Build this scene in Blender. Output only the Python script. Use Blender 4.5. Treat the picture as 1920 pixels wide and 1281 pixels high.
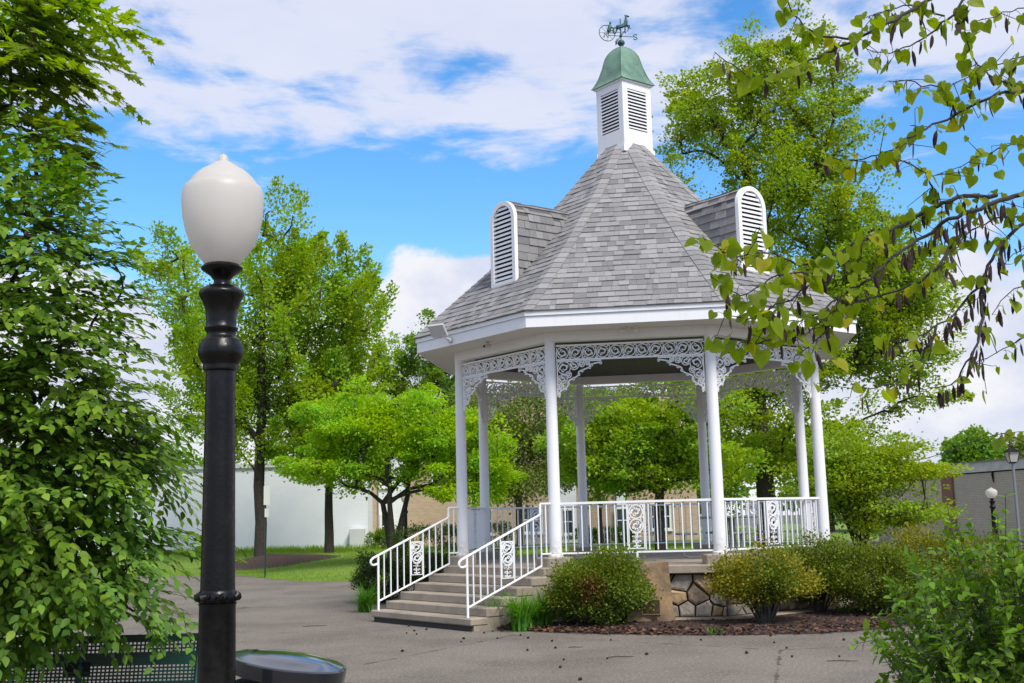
import bpy, bmesh, math, random
import numpy as np
from mathutils import Matrix, Vector
random.seed(7); RS = np.random.RandomState(11)
sc = bpy.context.scene; COL = sc.collection
for o in list(bpy.data.objects): bpy.data.objects.remove(o)
PI = math.pi; rad = math.radians

# ------------------------------------------------------------------ camera, sky, sun, exposure
EYE, FPX, PITCH, ROLL = 1.668, 2174.1, 0.1534, 0.0254
cam = bpy.data.cameras.new('camera'); cam.sensor_width = 36; cam.lens = FPX/1920*36
cam.clip_end = 3000; cam.clip_start = .05
camo = bpy.data.objects.new('camera', cam); COL.objects.link(camo); sc.camera = camo
camo.matrix_world = Matrix.Translation((0, 0, EYE)) @ Matrix.Rotation(PI/2+PITCH, 4, 'X') @ Matrix.Rotation(-ROLL, 4, 'Z')

SUN_EL, SUN_AZ = rad(50), rad(148)      # azimuth clockwise from +Y (view direction): right and a little behind the camera
sd = Vector((math.sin(SUN_AZ)*math.cos(SUN_EL), math.cos(SUN_AZ)*math.cos(SUN_EL), math.sin(SUN_EL)))
sun = bpy.data.lights.new('sun', 'SUN'); sun.energy = 2.2; sun.angle = rad(20); sun.color = (1, .95, .87)
suno = bpy.data.objects.new('sun', sun); COL.objects.link(suno)
suno.rotation_euler = sd.to_track_quat('Z', 'Y').to_euler(); suno.location = sd*60
sc.view_settings.view_transform = 'Standard'; sc.view_settings.look = 'None'
sc.view_settings.gamma = 1; sc.view_settings.use_curve_mapping = False
sc.view_settings.exposure = .94

class NT:
    def __init__(s, tree): s.t = tree; tree.nodes.clear()
    def n(s, typ, ins=None, **kw):
        nd = s.t.nodes.new(typ)
        for k, v in kw.items(): setattr(nd, k, v)
        for k, v in (ins or {}).items():
            sk = nd.inputs[k]
            if isinstance(v, bpy.types.NodeSocket): s.t.links.new(v, sk)
            else: sk.default_value = v
        return nd
    def math(s, op, a, b=0.0, c=0.0, clamp=False):
        return s.n('ShaderNodeMath', {0: a, 1: b, 2: c}, operation=op, use_clamp=clamp).outputs[0]
    def mix(s, f, a, b):
        return s.n('ShaderNodeMix', {0: f, 6: a, 7: b}, data_type='RGBA').outputs[2]
    def noise(s, vec, scale, detail=4, rough=.55, dist=0.0):
        return s.n('ShaderNodeTexNoise', {'Vector': vec, 'Scale': scale, 'Detail': detail, 'Roughness': rough, 'Distortion': dist}).outputs[0]
    def ss(s, v, lo, hi, a=0.0, b=1.0):
        return s.n('ShaderNodeMapRange', {'Value': v, 'From Min': lo, 'From Max': hi, 'To Min': a, 'To Max': b}, interpolation_type='SMOOTHSTEP').outputs[0]

w = bpy.data.worlds.new('World'); sc.world = w; w.use_nodes = True
W = NT(w.node_tree)
sky = W.n('ShaderNodeTexSky', sky_type='NISHITA', sun_disc=False, sun_elevation=SUN_EL, sun_rotation=SUN_AZ, air_density=1.0, dust_density=.3, ozone_density=2.2, altitude=200)
skyc = W.n('ShaderNodeHueSaturation', {'Color': sky.outputs[0], 'Saturation': 1.32, 'Value': 1.18}).outputs[0]
dirv = W.n('ShaderNodeNewGeometry').outputs['Incoming']
tc = W.n('ShaderNodeTexCoord').outputs['Generated']
sep = W.n('ShaderNodeSeparateXYZ', {0: tc}); dz = W.math('MAXIMUM', sep.outputs[2], .02)
pl = W.n('ShaderNodeCombineXYZ', {0: W.math('DIVIDE', sep.outputs[0], dz), 1: W.math('DIVIDE', sep.outputs[1], dz)}).outputs[0]
# high broken sheet above about 17 degrees
shn = W.math('ADD', W.math('MULTIPLY', W.noise(pl, .95, 7, .6, .5), .6), W.math('MULTIPLY', W.noise(pl, 3.4, 6, .6, .4), .4))
shm = W.math('ADD', shn, W.ss(sep.outputs[2], .21, .37, -.26, .11))
sheet = W.ss(shm, .475, .61)
# low cumulus bank with bumpy tops
cv = W.n('ShaderNodeMapping', {'Vector': tc, 'Location': (1.3, .2, .9), 'Scale': (1, 1, 1.5)}).outputs[0]
cn = W.noise(cv, 5.2, 8, .55, .15)
cum = W.ss(W.math('ADD', cn, W.ss(sep.outputs[2], .09, .31, .235, -.20)), .50, .57)
shade = W.noise(cv, 9.0, 5, .6)
cumc = W.mix(W.ss(shade, .35, .65), (3.7, 3.85, 4.6, 1), (4.9, 4.85, 5.0, 1))
shc = W.mix(W.noise(pl, 2.3, 4), (3.5, 3.75, 4.9, 1), (4.8, 4.8, 5.1, 1))
c1 = W.mix(W.math('MULTIPLY', sheet, .9), skyc, shc)
c2 = W.mix(W.math('MULTIPLY', cum, .96), c1, cumc)
bg = W.n('ShaderNodeBackground', {'Color': c2, 'Strength': .1})
wo = W.n('ShaderNodeOutputWorld', {'Surface': bg.outputs[0]})

# ------------------------------------------------------------------ helpers
def ray(px, py):
    du, dv = px-960, py-640.5
    cr, sr = math.cos(ROLL), math.sin(ROLL)
    u = du*cr-dv*sr; v = du*sr+dv*cr
    c, s = math.cos(PITCH), math.sin(PITCH)
    return np.array([u, c*FPX+s*v, s*FPX-c*v])
def at(px, py, D):                      # the point seen at a photo pixel, at depth D metres
    d = ray(px, py)*(D/ray(px, py)[1]); return np.array([d[0], D, d[2]+EYE])
def gnd(px, py, z=0.0):
    d = ray(px, py); d = d*((z-EYE)/d[2]); return np.array([d[0], d[1], z])

MATS = {}
def mat(name, color, rough=.6, var=None, vscale=8, bump=0, bscale=40, metal=0, spec=.5, extra=None):
    m = bpy.data.materials.new(name); m.use_nodes = True; N = NT(m.node_tree)
    co = N.n('ShaderNodeTexCoord').outputs['Object']
    c = tuple(color)+(1,)
    if var:
        f = N.ss(N.noise(co, vscale, 6, .62), .3, .7)
        c = N.mix(f, c, tuple(var)+(1,))
    b = N.n('ShaderNodeBsdfPrincipled', {'Base Color': c, 'Roughness': rough, 'Metallic': metal, 'Specular IOR Level': spec})
    if bump:
        bn = N.n('ShaderNodeBump', {'Strength': bump, 'Distance': .02, 'Height': N.noise(co, bscale, 5, .6)})
        N.t.links.new(bn.outputs[0], b.inputs['Normal'])
    if extra: extra(N, b, co, c)
    N.n('ShaderNodeOutputMaterial', {'Surface': b.outputs[0]})
    MATS[name] = m; return m
def leafmat(name, c1, c2, c3=None, trans=.35, rough=.5):
    m = bpy.data.materials.new(name); m.use_nodes = True; N = NT(m.node_tree)
    r = N.math('FRACT', N.math('ADD', N.n('ShaderNodeNewGeometry').outputs['Random Per Island'], N.n('ShaderNodeObjectInfo').outputs['Random']))
    ramp = N.n('ShaderNodeValToRGB', {0: r}); e = ramp.color_ramp.elements
    e[0].color = tuple(c1)+(1,); e[1].color = tuple(c2)+(1,); e[1].position = .85
    if c3: x = e.new(1.0); x.color = tuple(c3)+(1,)
    co = N.n('ShaderNodeTexCoord').outputs['Object']
    nz = N.ss(N.noise(co, .55, 3), .3, .7); col = N.n('ShaderNodeHueSaturation', {'Color': ramp.outputs[0], 'Hue': N.math('MULTIPLY_ADD', nz, .03, .488), 'Saturation': N.math('MULTIPLY_ADD', nz, -.12, 1.04), 'Value': N.math('MULTIPLY_ADD', N.noise(co, 1.1, 4), .9, .55)}).outputs[0]
    p = N.n('ShaderNodeBsdfPrincipled', {'Base Color': col, 'Roughness': rough, 'Specular IOR Level': .2})
    tcol = N.n('ShaderNodeHueSaturation', {'Color': col, 'Saturation': 1.15, 'Value': 1.5}).outputs[0]
    t = N.n('ShaderNodeBsdfTranslucent', {'Color': tcol})
    mx = N.n('ShaderNodeMixShader', {0: trans, 1: p.outputs[0], 2: t.outputs[0]})
    N.n('ShaderNodeOutputMaterial', {'Surface': mx.outputs[0]})
    MATS[name] = m; return m

class MB:                                # collects shapes; build() links them as ONE mesh object
    def __init__(s): s.v = []; s.f = []; s.m = []
    def add(s, vs, fs, mi=0):
        o = len(s.v); s.v += [tuple(map(float, p)) for p in vs]; s.f += [tuple(o+i for i in f) for f in fs]; s.m += [mi]*len(fs)
    def box(s, c, d, rz=0, mi=0, M=None):
        x, y, z = [k/2 for k in d]; P = [(-x,-y,-z),(x,-y,-z),(x,y,-z),(-x,y,-z),(-x,-y,z),(x,-y,z),(x,y,z),(-x,y,z)]
        ca, sa = math.cos(rz), math.sin(rz)
        P = [(c[0]+p[0]*ca-p[1]*sa, c[1]+p[0]*sa+p[1]*ca, c[2]+p[2]) for p in P]
        s.add(P, [(3,2,1,0),(4,5,6,7),(0,1,5,4),(1,2,6,5),(2,3,7,6),(3,0,4,7)], mi)
    def prism(s, poly, z0, z1, mi=0):     # poly counter-clockwise in xy
        n = len(poly); s.add([(p[0],p[1],z0) for p in poly]+[(p[0],p[1],z1) for p in poly],
            [tuple(range(n))[::-1], tuple(range(n,2*n))]+[(i,(i+1)%n,n+(i+1)%n,n+i) for i in range(n)], mi)
    def tube(s, pts, r, sides=8, mi=0, caps=True):
        pts = np.array(pts, float); n = len(pts); r = np.broadcast_to(np.array(r, float), (n,))
        t = np.gradient(pts, axis=0); t /= np.linalg.norm(t, axis=1)[:,None]+1e-9
        up = np.array([0,0,1.]) if abs(t[0][2]) < .9 else np.array([0,1.,0])
        vs = []
        for i in range(n):
            a = np.cross(t[i], up); a /= np.linalg.norm(a)+1e-9; b = np.cross(a, t[i]); up = b
            for k in range(sides):
                th = 2*PI*k/sides+PI/sides; vs.append(pts[i]+r[i]*(a*math.cos(th)+b*math.sin(th)))
        fs = [(i*sides+k, i*sides+(k+1)%sides, (i+1)*sides+(k+1)%sides, (i+1)*sides+k) for i in range(n-1) for k in range(sides)]
        if caps: fs += [tuple(range(sides))[::-1], tuple((n-1)*sides+k for k in range(sides))]
        s.add(vs, [f[::-1] for f in fs], mi)
    def lathe(s, prof, c=(0,0,0), seg=24, mi=0, flute=0, fn=0):
        vs = []
        for r, z in prof:
            for k in range(seg):
                th = 2*PI*k/seg; rr = r*(1+(flute*math.cos(fn*th) if flute else 0)); vs.append((c[0]+rr*math.cos(th), c[1]+rr*math.sin(th), c[2]+z))
        n = len(prof); fs = [(i*seg+k, i*seg+(k+1)%seg, (i+1)*seg+(k+1)%seg, (i+1)*seg+k) for i in range(n-1) for k in range(seg)]
        fs += [tuple(range(seg))[::-1], tuple((n-1)*seg+k for k in range(seg))]
        s.add(vs, fs, mi)
    def ribbon(s, pts, wd, th=.02, y=0, mi=0):   # flat strip following a planar curve in xz, extruded in y
        p = np.array(pts, float); n = len(p); t = np.gradient(p, axis=0); t /= np.linalg.norm(t, axis=1)[:,None]+1e-9
        nn = np.stack([-t[:,1], t[:,0]], 1); wd = np.broadcast_to(np.array(wd, float), (n,))[:,None]/2
        a = p+nn*wd; b = p-nn*wd; vs = []
        for i in range(n): vs += [(a[i][0],y-th/2,a[i][1]),(b[i][0],y-th/2,b[i][1]),(b[i][0],y+th/2,b[i][1]),(a[i][0],y+th/2,a[i][1])]
        fs = [(4*i+k, 4*i+(k+1)%4, 4*i+4+(k+1)%4, 4*i+4+k) for i in range(n-1) for k in range(4)]
        s.add(vs, [f[::-1] for f in fs]+[(0,1,2,3),(4*n-1,4*n-2,4*n-3,4*n-4)], mi)
    def mesh(s, name, mats):
        me = bpy.data.meshes.new(name); me.from_pydata(s.v, [], s.f)
        for m in (mats if isinstance(mats, (list, tuple)) else [mats]): me.materials.append(m)
        if any(s.m): me.polygons.foreach_set('material_index', s.m)
        me.update(); return me
    def build(s, name, mats, parent=None, loc=None, rz=None, smooth=False, bevel=0, **kw):
        o = link(name, s.mesh(name, mats), parent, loc, rz, **kw)
        if smooth: shade(o.data)
        if bevel:
            bm = bmesh.new(); bm.from_mesh(o.data)
            bmesh.ops.bevel(bm, geom=[e for e in bm.edges if e.is_manifold and e.calc_face_angle(0) > .5], offset=bevel, segments=1, affect='EDGES', clamp_overlap=True)
            bm.to_mesh(o.data); bm.free()
        return o
def shade(me, ang=45):
    me.polygons.foreach_set('use_smooth', [True]*len(me.polygons))
    try: me.set_sharp_from_angle(angle=rad(ang))
    except Exception: pass
def link(name, me, parent=None, loc=None, rz=None, label=None, cat=None, group=None, kind=None, M=None):
    o = bpy.data.objects.new(name, me); COL.objects.link(o); o.parent = parent
    if M is not None: o.matrix_basis = M
    if loc is not None: o.location = loc
    if rz is not None: o.rotation_euler = (0, 0, rz)
    for k, v in (('label', label), ('category', cat), ('group', group), ('kind', kind)):
        if v: o[k] = v
    return o
def empty(name, loc, rz=0, **kw): return link(name, None, None, loc, rz, **kw)
def copy_tree(o, parent=None):
    c = o.copy(); COL.objects.link(c); c.parent = parent
    for ch in list(o.children): copy_tree(ch, c)
    return c
def arrmesh(name, V, F, m, smooth=False):
    V = np.asarray(V, np.float32); F = np.asarray(F, np.int32); k = F.shape[1]
    me = bpy.data.meshes.new(name); me.vertices.add(len(V)); me.vertices.foreach_set('co', V.ravel())
    me.loops.add(F.size); me.loops.foreach_set('vertex_index', F.ravel())
    me.polygons.add(len(F)); me.polygons.foreach_set('loop_start', np.arange(0, F.size, k, dtype=np.int32))
    try: me.polygons.foreach_set('loop_total', np.full(len(F), k, np.int32))
    except Exception: pass
    if smooth: me.polygons.foreach_set('use_smooth', np.ones(len(F), bool))
    me.materials.append(m); me.update(calc_edges=True); return me

# leaf templates: x width, y length, z normal
def T(vs, fs): return np.array(vs, float), np.array(fs, int)
LEAF4 = T([(0,0,0),(-.36,.5,.07),(0,1,-.06),(.36,.5,.07)], [(0,3,2),(0,2,1)])
def outline(pts, fold=.10, droop=.12):   # half outline (x,y) from base to tip -> folded leaf with a midrib
    n = len(pts); vs = []; fs = []
    for x, y in pts: vs.append((0, y, -droop*y*y))
    for sgn in (-1, 1):
        for x, y in pts[1:-1]: vs.append((sgn*x, y, fold*x*2-droop*y*y))
    k = n-2
    for b, s in ((n, -1), (n+k, 1)):
        rim = [0]+[b+i for i in range(k)]+[n-1]
        for i in range(n-1):
            q = [i, i+1, rim[i+1], rim[i]]
            tris = [(q[0], q[1], q[2]), (q[0], q[2], q[3])]
            for t in tris:
                if len(set(t)) == 3: fs.append(t if s == -1 else t[::-1])
    return T(vs, fs)
OVATE = outline([(0,0),(.22,.2),(.29,.42),(.17,.74),(0,1)])
SLIM = outline([(0,0),(.2,.25),(.23,.5),(.13,.78),(0,1)])
def heart():
    rim = [(0,.0),(.16,-.13),(.36,-.12),(.5,.08),(.5,.32),(.36,.58),(.16,.8),(0,1.0)]
    vs = [(0,.25,-.02)]; R_ = [(x,y,.16*x-.16*y*y) for x, y in rim]; L_ = [(-x,y,.16*x-.16*y*y) for x, y in rim[1:-1]][::-1]
    vs += R_+L_; n = len(vs)-1
    return T(vs, [(0, 1+i, 1+(i+1) % n) for i in range(n)])
HEART = heart()
def maple():
    vs = [(0,.3,0)]; rim = []
    for a, r in [(-90,.30),(-62,.42),(-35,.30),(-12,.52),(12,.34),(35,.62),(62,.34),(90,.75),(118,.34),(145,.62),(168,.34),(192,.52),(215,.30),(242,.42)]:
        rim.append((r*math.cos(rad(a)), .3+r*math.sin(rad(a)), -.15*r*r))
    n = len(rim); return T(vs+rim, [(0, 1+i, 1+(i+1) % n) for i in range(n)])
MAPLE = maple()
def frames(d, nrm):
    d = d/(np.linalg.norm(d, axis=1)[:,None]+1e-9); x = np.cross(d, nrm); x /= np.linalg.norm(x, axis=1)[:,None]+1e-9
    return np.stack([x, d, np.cross(x, d)], 2)
def leaves_mesh(name, pos, Rm, size, tpl, m, smooth=False):
    V, F = tpl; n = len(pos)
    P = np.einsum('nij,kj->nki', Rm, V)*np.asarray(size).reshape(-1,1,1)+pos[:,None,:]
    FF = (F[None]+(np.arange(n)*len(V))[:,None,None]).reshape(-1, 3)
    return arrmesh(name, P.reshape(-1, 3), FF, m, smooth)
def rnd(n): return RS.normal(size=(n, 3))
def unit(v): return v/(np.linalg.norm(v, axis=-1, keepdims=True)+1e-9)
def pix(P):                               # world -> photo pixel (only to choose which leaves become single objects)
    P = np.asarray(P)-np.array([0, 0, EYE]); c, s = math.cos(PITCH), math.sin(PITCH)
    yc = c*P[:,1]+s*P[:,2]; zc = -s*P[:,1]+c*P[:,2]; u, v = FPX*P[:,0]/yc, -FPX*zc/yc
    cr, sr = math.cos(ROLL), math.sin(ROLL); return 960+u*cr+v*sr, 640.5-u*sr+v*cr, yc
def crown(parent, pos, Rm, size, tpl, m, single=0, name='crown', loc=(0,0,0)):
    loc = np.asarray(loc, float); size = np.asarray(size); keep = np.ones(len(pos), bool)
    if single:
        u, v, y = pix(pos); ok = (u > 5) & (u < 1915) & (v > 5) & (v < 1276)
        idx = np.where(ok)[0]; idx = idx[np.argsort((y/size)[idx])[:single]]; keep[idx] = False
    c = link(name, leaves_mesh(name, (pos-loc)[keep], Rm[keep], size[keep], tpl, m), parent)
    if single:
        c['kind'] = 'stuff'
        me = arrmesh('leaf', tpl[0], tpl[1], m)
        for i in idx:
            M4 = np.eye(4); M4[:3,:3] = Rm[i]*size[i]; M4[:3,3] = pos[i]-loc
            link('leaf', me, parent, M=Matrix(M4.tolist()))
    return c

# skeleton: joins cluster points to a trunk greedily, thick where many twigs meet
def skeleton(base, trunk, r0, pts, rt=.02, pen=1.5, sides=6, jit=.10, sag=.0, expo=.5):
    base = np.asarray(base, float); nodes = [np.asarray(p, float) for p in trunk]; par = [i-1 for i in range(len(trunk))]
    order = np.argsort(np.linalg.norm((pts-nodes[len(nodes)//2])*np.array([1,1,.7]), axis=1)); ends = {}
    for ci in order:
        p = pts[ci]; A = np.array(nodes); d = np.linalg.norm(A-p, axis=1)+np.maximum(0, A[:,2]-p[2]+.15*np.linalg.norm(A[:,:2]-p[:2], axis=1))*pen
        d[0] += 3; j = int(np.argmin(d)); q = nodes[j]; L = np.linalg.norm(p-q); last = j
        for k in (1, 2, 3):
            f = k/3; x = q+(p-q)*f
            if k < 3: x = x+RS.normal(size=3)*jit*L*.5+np.array([0,0,1])*(.12-sag)*L*math.sin(PI*f)
            nodes.append(x); par.append(last); last = len(nodes)-1
        ends[ci] = last
    n = len(nodes); cnt = np.zeros(n); N = np.array(nodes)
    for ci, e in ends.items():
        while e >= 0: cnt[e] += 1; e = par[e]
    r = rt*np.maximum(cnt, 1)**expo; r[:len(trunk)] = np.maximum(r[:len(trunk)], np.linspace(r0, r0*.35, len(trunk)))
    r[:len(trunk)] = np.minimum(r[:len(trunk)], np.linspace(r0, r0*.5, len(trunk)))
    r[len(trunk):] = np.minimum(r[len(trunk):], r0*.5)
    vs = []; fs = []; ths = 2*PI*np.arange(sides)/sides
    for i in range(1, n):
        a, b = N[par[i]], N[i]; t = unit(b-a); up = np.array([0,1.,0]) if abs(t[2]) > .8 else np.array([0,0,1.])
        x = unit(np.cross(t, up)); y = np.cross(x, t); ra = min(r[par[i]], r[i]*1.5) if par[i] >= 0 else r[i]
        if i < len(trunk): ra = r[par[i]]
        o = len(vs)*sides; ring = np.cos(ths)[:,None]*x+np.sin(ths)[:,None]*y
        vs.append(a+ring*ra-t*ra*.3); vs.append(b+ring*r[i])
        fs += [(o+k, o+sides+k, o+sides+(k+1) % sides, o+(k+1) % sides) for k in range(sides)]
    dirs = np.zeros_like(pts)
    for ci, e in ends.items(): dirs[ci] = unit(N[e]-N[par[e]])
    return np.concatenate(vs), np.array(fs), dirs
def ellip(c, r, n, shell=.45):
    d = unit(rnd(n)); return np.asarray(c)+d*np.asarray(r)*(RS.rand(n, 1)**shell)
def tree(name, label, base, h, r0, blobs, nclus, nleaf, lsize, lm, bark, crad=(.5,.5,.3), tpl=LEAF4, up=.6, along=.0, group=None, lean=(0,0), rise=0, rt=.02, single=0, trunks=1, sag=0, cat='tree', shell=.45, pen=1.5, expo=.5):
    base = np.asarray(base, float); root = empty(name, base, label=label, cat=cat, group=group)
    wts = np.array([b[6] if len(b) > 6 else b[3]*b[4]*b[5] for b in blobs]); wts = wts/wts.sum(); pts = []
    for b, wt in zip(blobs, wts): pts.append(ellip(b[:3], b[3:6], max(2, int(nclus*wt)), shell))
    pts = np.concatenate(pts); VS = []; FS = []; DR = np.zeros_like(pts); off = 0
    split = RS.randint(0, trunks, len(pts)) if trunks > 1 else np.zeros(len(pts), int)
    for k in range(trunks):
        sel = split == k
        if trunks > 1:
            a = 2*PI*k/trunks+.4; spread = h*(.33 if trunks > 4 else .22)
            tr = [base+np.array([math.cos(a)*spread*f**1.2, math.sin(a)*spread*f**1.2, h*f]) for f in np.linspace(0, 1, 5)]
            if trunks > 1: tr[0] = base+np.array([.05*math.cos(a), .05*math.sin(a), -.05])
        else:
            tr = [base+np.array([lean[0]*f+RS.normal()*.008*h*(f > 0)*.4, lean[1]*f+RS.normal()*.008*h*(f > 0)*.4, h*f-(.1 if f == 0 else 0)]) for f in np.linspace(0, 1, 9)]
        v, f, d = skeleton(base, tr, r0, pts[sel], rt, pen, sag=sag, expo=expo, jit=.06 if trunks > 1 else .10); DR[sel] = d
        VS.append(v); FS.append(f+off); off += len(v)
    link('trunk', arrmesh('trunk', np.concatenate(VS)-base, np.concatenate(FS), bark, True), root)
    DR = unit(DR+np.array([0,0,rise])); n = len(pts)*nleaf; ci = np.repeat(np.arange(len(pts)), nleaf); sc_ = (.6+.8*RS.rand(len(pts)))[ci][:,None]
    tt = RS.rand(n, 1)**.8; g = rnd(n); g = unit(g)*np.linalg.norm(g, axis=1)[:,None]**.6; pos = pts[ci]+g*np.array(crad)*sc_*.75*(1-.75*tt if along > 0 else 1)+DR[ci]*(tt-.5)*along*sc_
    d = unit(pos-pts[ci])*.6+DR[ci]*.6+rnd(n)*.5+np.array([0,0,-.25]); nr = rnd(n)*.7+np.array([0,0,up])
    size = lsize*(.5+1.0*RS.rand(n))
    crown(root, pos, frames(d, nr), size, tpl, lm, single, loc=base)
    return root
# ------------------------------------------------------------------ materials
def weather(N, b, co, c):                # faint streaks and grime on painted surfaces
    mp = N.n('ShaderNodeMapping', {'Vector': co, 'Scale': (6, 6, .7)}).outputs[0]
    f = N.ss(N.noise(mp, 1.6, 6, .65), .48, .78, 0, .22)
    N.t.links.new(N.mix(f, c if isinstance(c, bpy.types.NodeSocket) else tuple(c), (.50, .49, .46, 1)), b.inputs['Base Color'])
M_white = mat('white_paint', (.80, .80, .81), .42, extra=weather)
def splash(N, b, co, c):                 # rain-splash dirt round the foot of each column
    z = N.n('ShaderNodeSeparateXYZ', {0: co}).outputs[2]; f = N.math('MULTIPLY', N.ss(z, .42, .0), N.ss(N.noise(co, 14, 6, .7), .35, .65, 0, .55))
    mp = N.n('ShaderNodeMapping', {'Vector': co, 'Scale': (9, 9, .5)}).outputs[0]; st = N.ss(N.noise(mp, 1.6, 6, .65), .48, .78, 0, .22)
    N.t.links.new(N.mix(f, N.mix(st, tuple(c), (.50,.49,.46,1)), (.30,.26,.20,1)), b.inputs['Base Color'])
M_col = mat('white_column_paint', (.80, .80, .81), .42, extra=splash)
M_rail = mat('white_rail_paint', (.82, .82, .83), .35)
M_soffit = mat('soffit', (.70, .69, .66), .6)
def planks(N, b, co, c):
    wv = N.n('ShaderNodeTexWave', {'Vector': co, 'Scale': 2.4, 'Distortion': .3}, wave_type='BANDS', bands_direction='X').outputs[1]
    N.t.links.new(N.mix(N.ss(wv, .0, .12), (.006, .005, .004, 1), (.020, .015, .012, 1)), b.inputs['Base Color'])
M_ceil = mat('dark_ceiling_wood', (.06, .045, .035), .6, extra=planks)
M_slot = mat('vent_dark', (.012, .013, .016), .8)
SH = [mat('shingle_%s' % n, c, .92, var=tuple(k*.78 for k in c), vscale=45, bump=.5, bscale=260, spec=.2) for n, c in
      (('pale', (.345,.335,.335)), ('mid', (.30,.292,.29)), ('grey', (.265,.258,.258)), ('dark', (.226,.22,.222)), ('warm', (.305,.292,.285)))]
M_deckroof = mat('roof_felt', (.10, .095, .095), .95)
def conc(N, b, co, c):
    f1 = N.ss(N.noise(co, 1.7, 7, .65), .38, .72); f2 = N.ss(N.noise(co, 60, 4, .7), .35, .7, 0, .5)
    cc = N.mix(f1, (.37, .31, .24, 1), (.24, .195, .145, 1)); N.t.links.new(N.mix(f2, cc, (.20, .18, .15, 1)), b.inputs['Base Color'])
M_conc = mat('concrete', (.38,.34,.29), .9, bump=.35, bscale=55, extra=conc)
ST = [mat('stone_%s' % n, c, .85, var=v, vscale=5, bump=.9, bscale=14) for n, c, v in
      (('grey',(.34,.30,.26),(.13,.115,.10)), ('tan',(.46,.33,.19),(.24,.16,.10)), ('brown',(.27,.20,.14),(.09,.07,.055)), ('slate',(.14,.14,.145),(.06,.06,.065)), ('pale',(.47,.42,.35),(.22,.19,.16)))]
M_mortar = mat('dark_mortar', (.045,.04,.035), .95, bump=.5)
M_copper = mat('copper_patina', (.19,.33,.23), .5, var=(.095,.18,.13), vscale=3, metal=.35, bump=.15, bscale=20)
M_vane = mat('vane_patina', (.05,.13,.12), .5, var=(.03,.06,.06), vscale=20, metal=.4)
def chips(N, b, co, c):                  # a few pale chips and dust in the black paint
    f = N.ss(N.noise(co, 17, 3, .5), .765, .785); d = N.ss(N.noise(co, 5, 6, .7), .5, .8, 0, .05)
    N.t.links.new(N.mix(f, N.mix(d, c, (.16,.15,.14,1)), (.5,.5,.5,1)), b.inputs['Base Color']); N.t.links.new(N.ss(N.noise(co, 30, 4, .6), .3, .7, .2, .42), b.inputs['Roughness'])
M_black = mat('black_paint', (.003,.003,.0033), .3, var=(.006,.006,.006), vscale=6, bump=.08, bscale=50, spec=.28, extra=chips)
M_globe = mat('milk_globe', (.74,.71,.665), .38, var=(.68,.645,.60), vscale=3)
_n = NT.__new__(NT); _n.t = M_globe.node_tree     # thin milk-white shell: half of the light passes through
_p = [q for q in _n.t.nodes if q.type == 'BSDF_PRINCIPLED'][0]; _o = [q for q in _n.t.nodes if q.type == 'OUTPUT_MATERIAL'][0]
_mx = _n.n('ShaderNodeMixShader', {0: .5, 1: _p.outputs[0], 2: _n.n('ShaderNodeBsdfTranslucent', {'Color': (.86,.83,.785,1)}).outputs[0]}); _n.t.links.new(_mx.outputs[0], _o.inputs[0])
M_greymetal = mat('grey_metal', (.22,.23,.25), .45, metal=.5)
M_lightgrey = mat('light_grey_plastic', (.55,.56,.56), .5)
M_darkgreen = mat('green_coated_steel', (.004,.034,.026), .35, var=(.006,.045,.034), vscale=10)
def lid(N, b, co, c): b.inputs['Coat Weight'].default_value = .35; b.inputs['Coat Roughness'].default_value = .05
M_lid = mat('glossy_black_lid', (.015,.016,.02), .10, extra=lid)
M_bronze = mat('bronze_plaque', (.13,.085,.045), .45, metal=.7, var=(.07,.05,.03), vscale=20)
M_brassrim = mat('brass_rim', (.42,.30,.15), .4, metal=.6)
M_boulder = mat('memorial_stone', (.34,.22,.11), .85, var=(.17,.12,.075), vscale=4, bump=1.0, bscale=9)
M_bark = mat('bark', (.062,.045,.034), .95, var=(.028,.022,.018), vscale=9, bump=1, bscale=22)
M_barkg = mat('bark_grey', (.12,.10,.085), .95, var=(.05,.042,.036), vscale=9, bump=1, bscale=22)
M_twig = mat('redbud_bark', (.032,.023,.026), .8, var=(.02,.015,.016), vscale=30, bump=.5, bscale=60)
M_pod = mat('redbud_pod', (.040,.010,.008), .7, var=(.018,.006,.006), vscale=60, bump=.4, bscale=120)
def asph(N, b, co, c):
    n1 = N.ss(N.noise(co, .55, 7, .65), .35, .68); n2 = N.math('ADD', N.math('MULTIPLY', N.noise(co, 95, 3, .75), .5), N.math('MULTIPLY', N.noise(co, 26, 4, .7), .5))
    a = N.mix(n1, (.175,.152,.126, 1), (.118,.101,.083, 1))
    a = N.mix(N.ss(n2, .52, .62, 0, .85), a, (.40,.36,.31, 1)); a = N.mix(N.ss(n2, .47, .36, 0, .7), a, (.05,.042,.034, 1))
    a = N.mix(N.ss(N.noise(co, .16, 4, .6), .55, .72, 0, .4), a, (.085,.072,.058, 1))
    vor = N.n('ShaderNodeTexVoronoi', {'Vector': N.n('ShaderNodeMapping', {'Vector': co, 'Rotation': (0,0,.5)}).outputs[0], 'Scale': .17, 'Randomness': 1.0}, feature='DISTANCE_TO_EDGE').outputs[0]
    wob = N.math('ADD', vor, N.math('MULTIPLY', N.math('SUBTRACT', N.noise(co, 3, 5, .7), .5), .03))
    a = N.mix(N.ss(wob, .0035, .0, 0, .7), a, (.035,.03,.026, 1))
    N.t.links.new(a, b.inputs['Base Color'])
    bn = N.n('ShaderNodeBump', {'Strength': .55, 'Distance': .01, 'Height': n2}); N.t.links.new(bn.outputs[0], b.inputs['Normal'])
M_asph = mat('asphalt', (.12,.1,.09), .93, extra=asph, spec=.25)
M_lawn = mat('lawn_soil', (.17,.26,.03), .95, var=(.12,.20,.026), vscale=.6, bump=1, bscale=30)
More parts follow.
